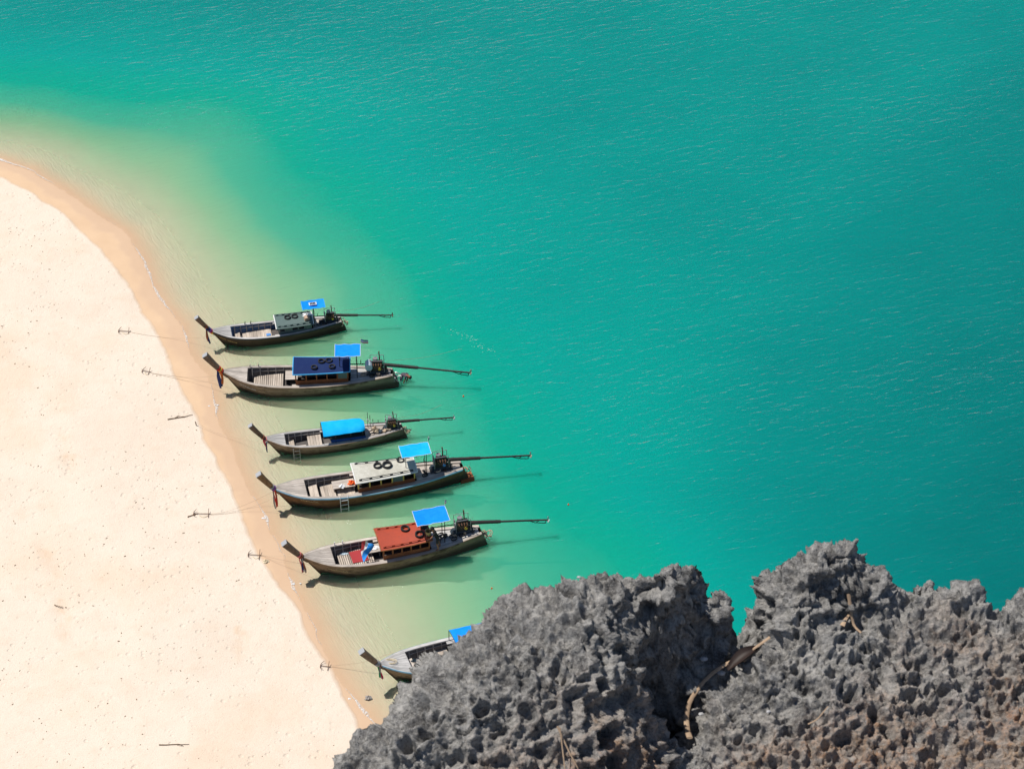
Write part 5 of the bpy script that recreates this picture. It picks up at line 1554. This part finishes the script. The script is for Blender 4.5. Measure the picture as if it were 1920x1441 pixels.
t = NT('karst_limestone')
oc = t.coords()
A = lambda n_: t.new('Attribute', attribute_name=n_).outputs['Fac']
n1 = t.noise(oc, 3.0, 5, 0.65)
n2 = t.noise(oc, 22.0, 5, 0.7)
n3 = t.noise(oc, 90.0, 3, 0.7)
grey = t.ramp(n1, [(0.3, (0.115, 0.113, 0.112)), (0.52, (0.19, 0.185, 0.179)), (0.72, (0.29, 0.282, 0.27))])
grey = t.mix(t.maprange(n2, 0.40, 0.66, 0.0, 0.75), grey, (0.44, 0.425, 0.405))
grey = t.mix(t.maprange(t.noise(oc, 7.0, 5, 0.75), 0.50, 0.66, 0, 0.85), grey, (0.045, 0.043, 0.044))
tanm = t.math('MULTIPLY', t.math('MULTIPLY', A('crest'), A('tan')), t.maprange(n2, 0.38, 0.62, 0.0, 1.0))
colr = t.mix(t.math('MULTIPLY', A('tan'), t.maprange(n1, 0.4, 0.7, 0.0, 0.55)), grey, (0.22, 0.15, 0.10))
colr = t.mix(t.math('MULTIPLY', tanm, 1.0), colr, t.mix(t.maprange(n1, 0.35, 0.65), (0.36, 0.165, 0.07), (0.34, 0.23, 0.145)))
colr = t.mix(t.math('MULTIPLY', t.maprange(n3, 0.56, 0.68), 0.55), colr, (0.44, 0.43, 0.41))
colr = t.mix(t.math('MULTIPLY', t.maprange(t.noise(oc, 55.0, 3, 0.7), 0.54, 0.66), 0.6), colr, (0.05, 0.047, 0.046))
hh = t.math('ADD', t.math('MULTIPLY', n2, 0.7), t.math('MULTIPLY', n3, 0.3))
t.principled(colr, 0.85, t.bump(hh, 1.0, 0.03), 0.25)
M['rock'] = t.m
me.materials.append(M['rock'])
cliff = bpy.data.objects.new('limestone_cliff', me)
COL.objects.link(cliff)
cliff['kind'] = 'structure'
cliff['label'] = 'grey pitted limestone rock edge in the near foreground, tan on its ridges'

def rock_at(x, y, dz=0.0):
    j = int(np.clip(np.searchsorted(rx, x), 2, nx - 3))
    i = int(np.clip(np.searchsorted(ry, y), 2, ny - 3))
    blk = V.reshape(ny, nx, 3)[i - 2:i + 3, j - 2:j + 3, 2]
    return Vector((x, y, float(blk.max()) + dz))

# the face of the cliff below the edge, down to the beach
rows = []
prof = np.linspace(0, 1, 34)
base_pts = []
pl = [q_[:2] for q_ in SIL]
for (ax, ay), (bx, by) in zip(pl[:-1], pl[1:]):
    n_ = max(1, int(math.hypot(bx - ax, by - ay) / 0.2))
    for i in range(n_):
        base_pts.append((ax + (bx - ax) * i / n_, ay + (by - ay) * i / n_))
cxm, cym = 1.2, 5.0
P0 = np.array(base_pts)
for u in prof:
    zc = 82.1 - 84.5 * u
    Pn = np.stack([P0[:, 0], P0[:, 1], np.full(len(P0), zc * 0.4)], 1)
    bulge = -0.22 - 0.02 * u + 0.10 * fbm(Pn * 1.3, 3, 55) * (1 if u > 0.03 else 0)
    dirs = P0 - np.array([cxm, cym]); dirs /= np.linalg.norm(dirs, axis=1)[:, None]
    Q = P0 + dirs * bulge[:, None]
    rows.append([(float(a), float(b), zc) for a, b in Q])
mb = MB(); mb.grid(rows)
cf = mb.build('cliff_face', 'rock', None, True, recalc=False)
cf['kind'] = 'structure'
cf['label'] = 'sheer limestone cliff face falling from the foreground rock to the beach'

# dry stems, leaf, bits of shell and straw caught on the rock
def stem(pts, r0, r1, name, label, cat, mat='straw', lift=0.012):
    ctrl = [rock_at(x, y, lift) for x, y in pts]
    n_ = 18
    path = []
    for i in range(n_):
        u = i / (n_ - 1) * (len(ctrl) - 1)
        j = min(int(u), len(ctrl) - 2)
        path.append(ctrl[j].lerp(ctrl[j + 1], u - j))
    for _ in range(4):
        path = [path[0]] + [(path[i - 1] + path[i] * 2 + path[i + 1]) / 4 for i in range(1, n_ - 1)] + [path[-1]]
    mb = MB(); mb.tube(path, [(r0 + (r1 - r0) * i / (n_ - 1)) * (1 + 0.06 * math.sin(i * 2.3)) for i in range(n_)], 7, flat=0.4)
    return tag(mb.build(name, mat, None, True), label, cat)
stem([(0.906, 8.365), (0.901, 8.52), (0.902, 8.603), (0.925, 8.64), (1.053, 8.734), (1.208, 8.81), (1.34, 8.858)], 0.016, 0.008, 'dry_stem', 'long bent dry stem lying from the rock hollow up to the notch', 'dry stem', lift=0.05)
stem([(1.20, 8.76), (1.27, 8.82), (1.31, 8.845)], 0.009, 0.006, 'dry_stem', 'short pale straw beside the dark curled leaf on the rock', 'dry stem', lift=0.03)
stem([(1.763, 9.073), (1.775, 9.02), (1.79, 8.975), (1.825, 8.928)], 0.010, 0.006, 'dry_stem', 'thin forked pale twig below the highest rock peak', 'twig', lift=0.02)
stem([(1.765, 9.006), (1.74, 8.96), (1.72, 8.919)], 0.006, 0.014, 'dry_stem', 'short golden straw blade below the highest rock peak', 'straw', lift=0.02)
stem([(0.22, 8.007), (0.27, 7.93), (0.32, 7.86)], 0.005, 0.003, 'dry_stem', 'thin straw blade on the left boulder, the right one of two', 'straw', lift=0.02)
stem([(0.232, 7.99), (0.245, 7.92), (0.256, 7.85)], 0.004, 0.003, 'dry_stem', 'thin straw blade on the left boulder, the left one of two', 'straw', lift=0.02)
stem([(1.50, 8.36), (1.55, 8.39), (1.60, 8.41)], 0.004, 0.003, 'dry_stem', 'small pale straw on the pitted rock right of the bent stem', 'straw', lift=0.015)
a_, b_ = rock_at(1.12, 8.735, 0.02), rock_at(1.285, 8.835, 0.03)
mb = MB()
rows = []
for i in range(9):
    u = i / 8
    c_ = a_.lerp(b_, u) + Vector((0, 0, 0.03 * math.sin(u * math.pi)))
    w = 0.032 * math.sin(math.pi * min(1, 0.12 + u * 0.86)) + 0.003
    rows.append([c_ + Vector((-0.5 * w * s_, 0.85 * w * s_, 0.018 * s_ * s_)) for s_ in (-1, -0.5, 0, 0.5, 1)])
tag(cloth_sheet(rows, 0.004).build('dead_leaf', 'dead_leaf', None, True), 'dark brown curled dead leaf on the rock below the notch', 'leaf')
def chip(x, y, sz, name, label, cat, mat='shell'):
    c_ = rock_at(x, y, sz * 0.25)
    mb = MB()
    vs = []
    for i in range(6):
        for j in range(8):
            th, ph = math.pi * (i + 0.5) / 6, 2 * math.pi * j / 8
            r_ = sz * (0.75 + 0.35 * rng.random())
            vs.append((c_.x + r_ * math.sin(th) * math.cos(ph), c_.y + 0.7 * r_ * math.sin(th) * math.sin(ph), c_.z + 0.5 * r_ * math.cos(th)))
    fs = [(i * 8 + j, i * 8 + (j + 1) % 8, (i + 1) * 8 + (j + 1) % 8, (i + 1) * 8 + j) for i in range(5) for j in range(8)]
    fs += [tuple(range(7, -1, -1)), tuple(range(40, 48))]
    mb.add(vs, fs)
    return tag(mb.build(name, mat), label, cat)
chip(1.0, 8.80, 0.024, 'white_stone', 'round white stone in the shaded gap between the two boulders', 'stone')
chip(0.975, 8.54, 0.016, 'white_stone', 'pale oval stone just right of the bent dry stem', 'stone')
chip(1.313, 8.482, 0.014, 'white_stone', 'flat white stone chip in the middle of the right boulder', 'stone')
chip(1.085, 8.745, 0.026, 'shell_piece', 'white shell fragment touching the dark curled leaf', 'shell')
chip(0.342, 8.93, 0.012, 'shell_piece', 'tiny white shell on the top edge of the left boulder', 'shell')
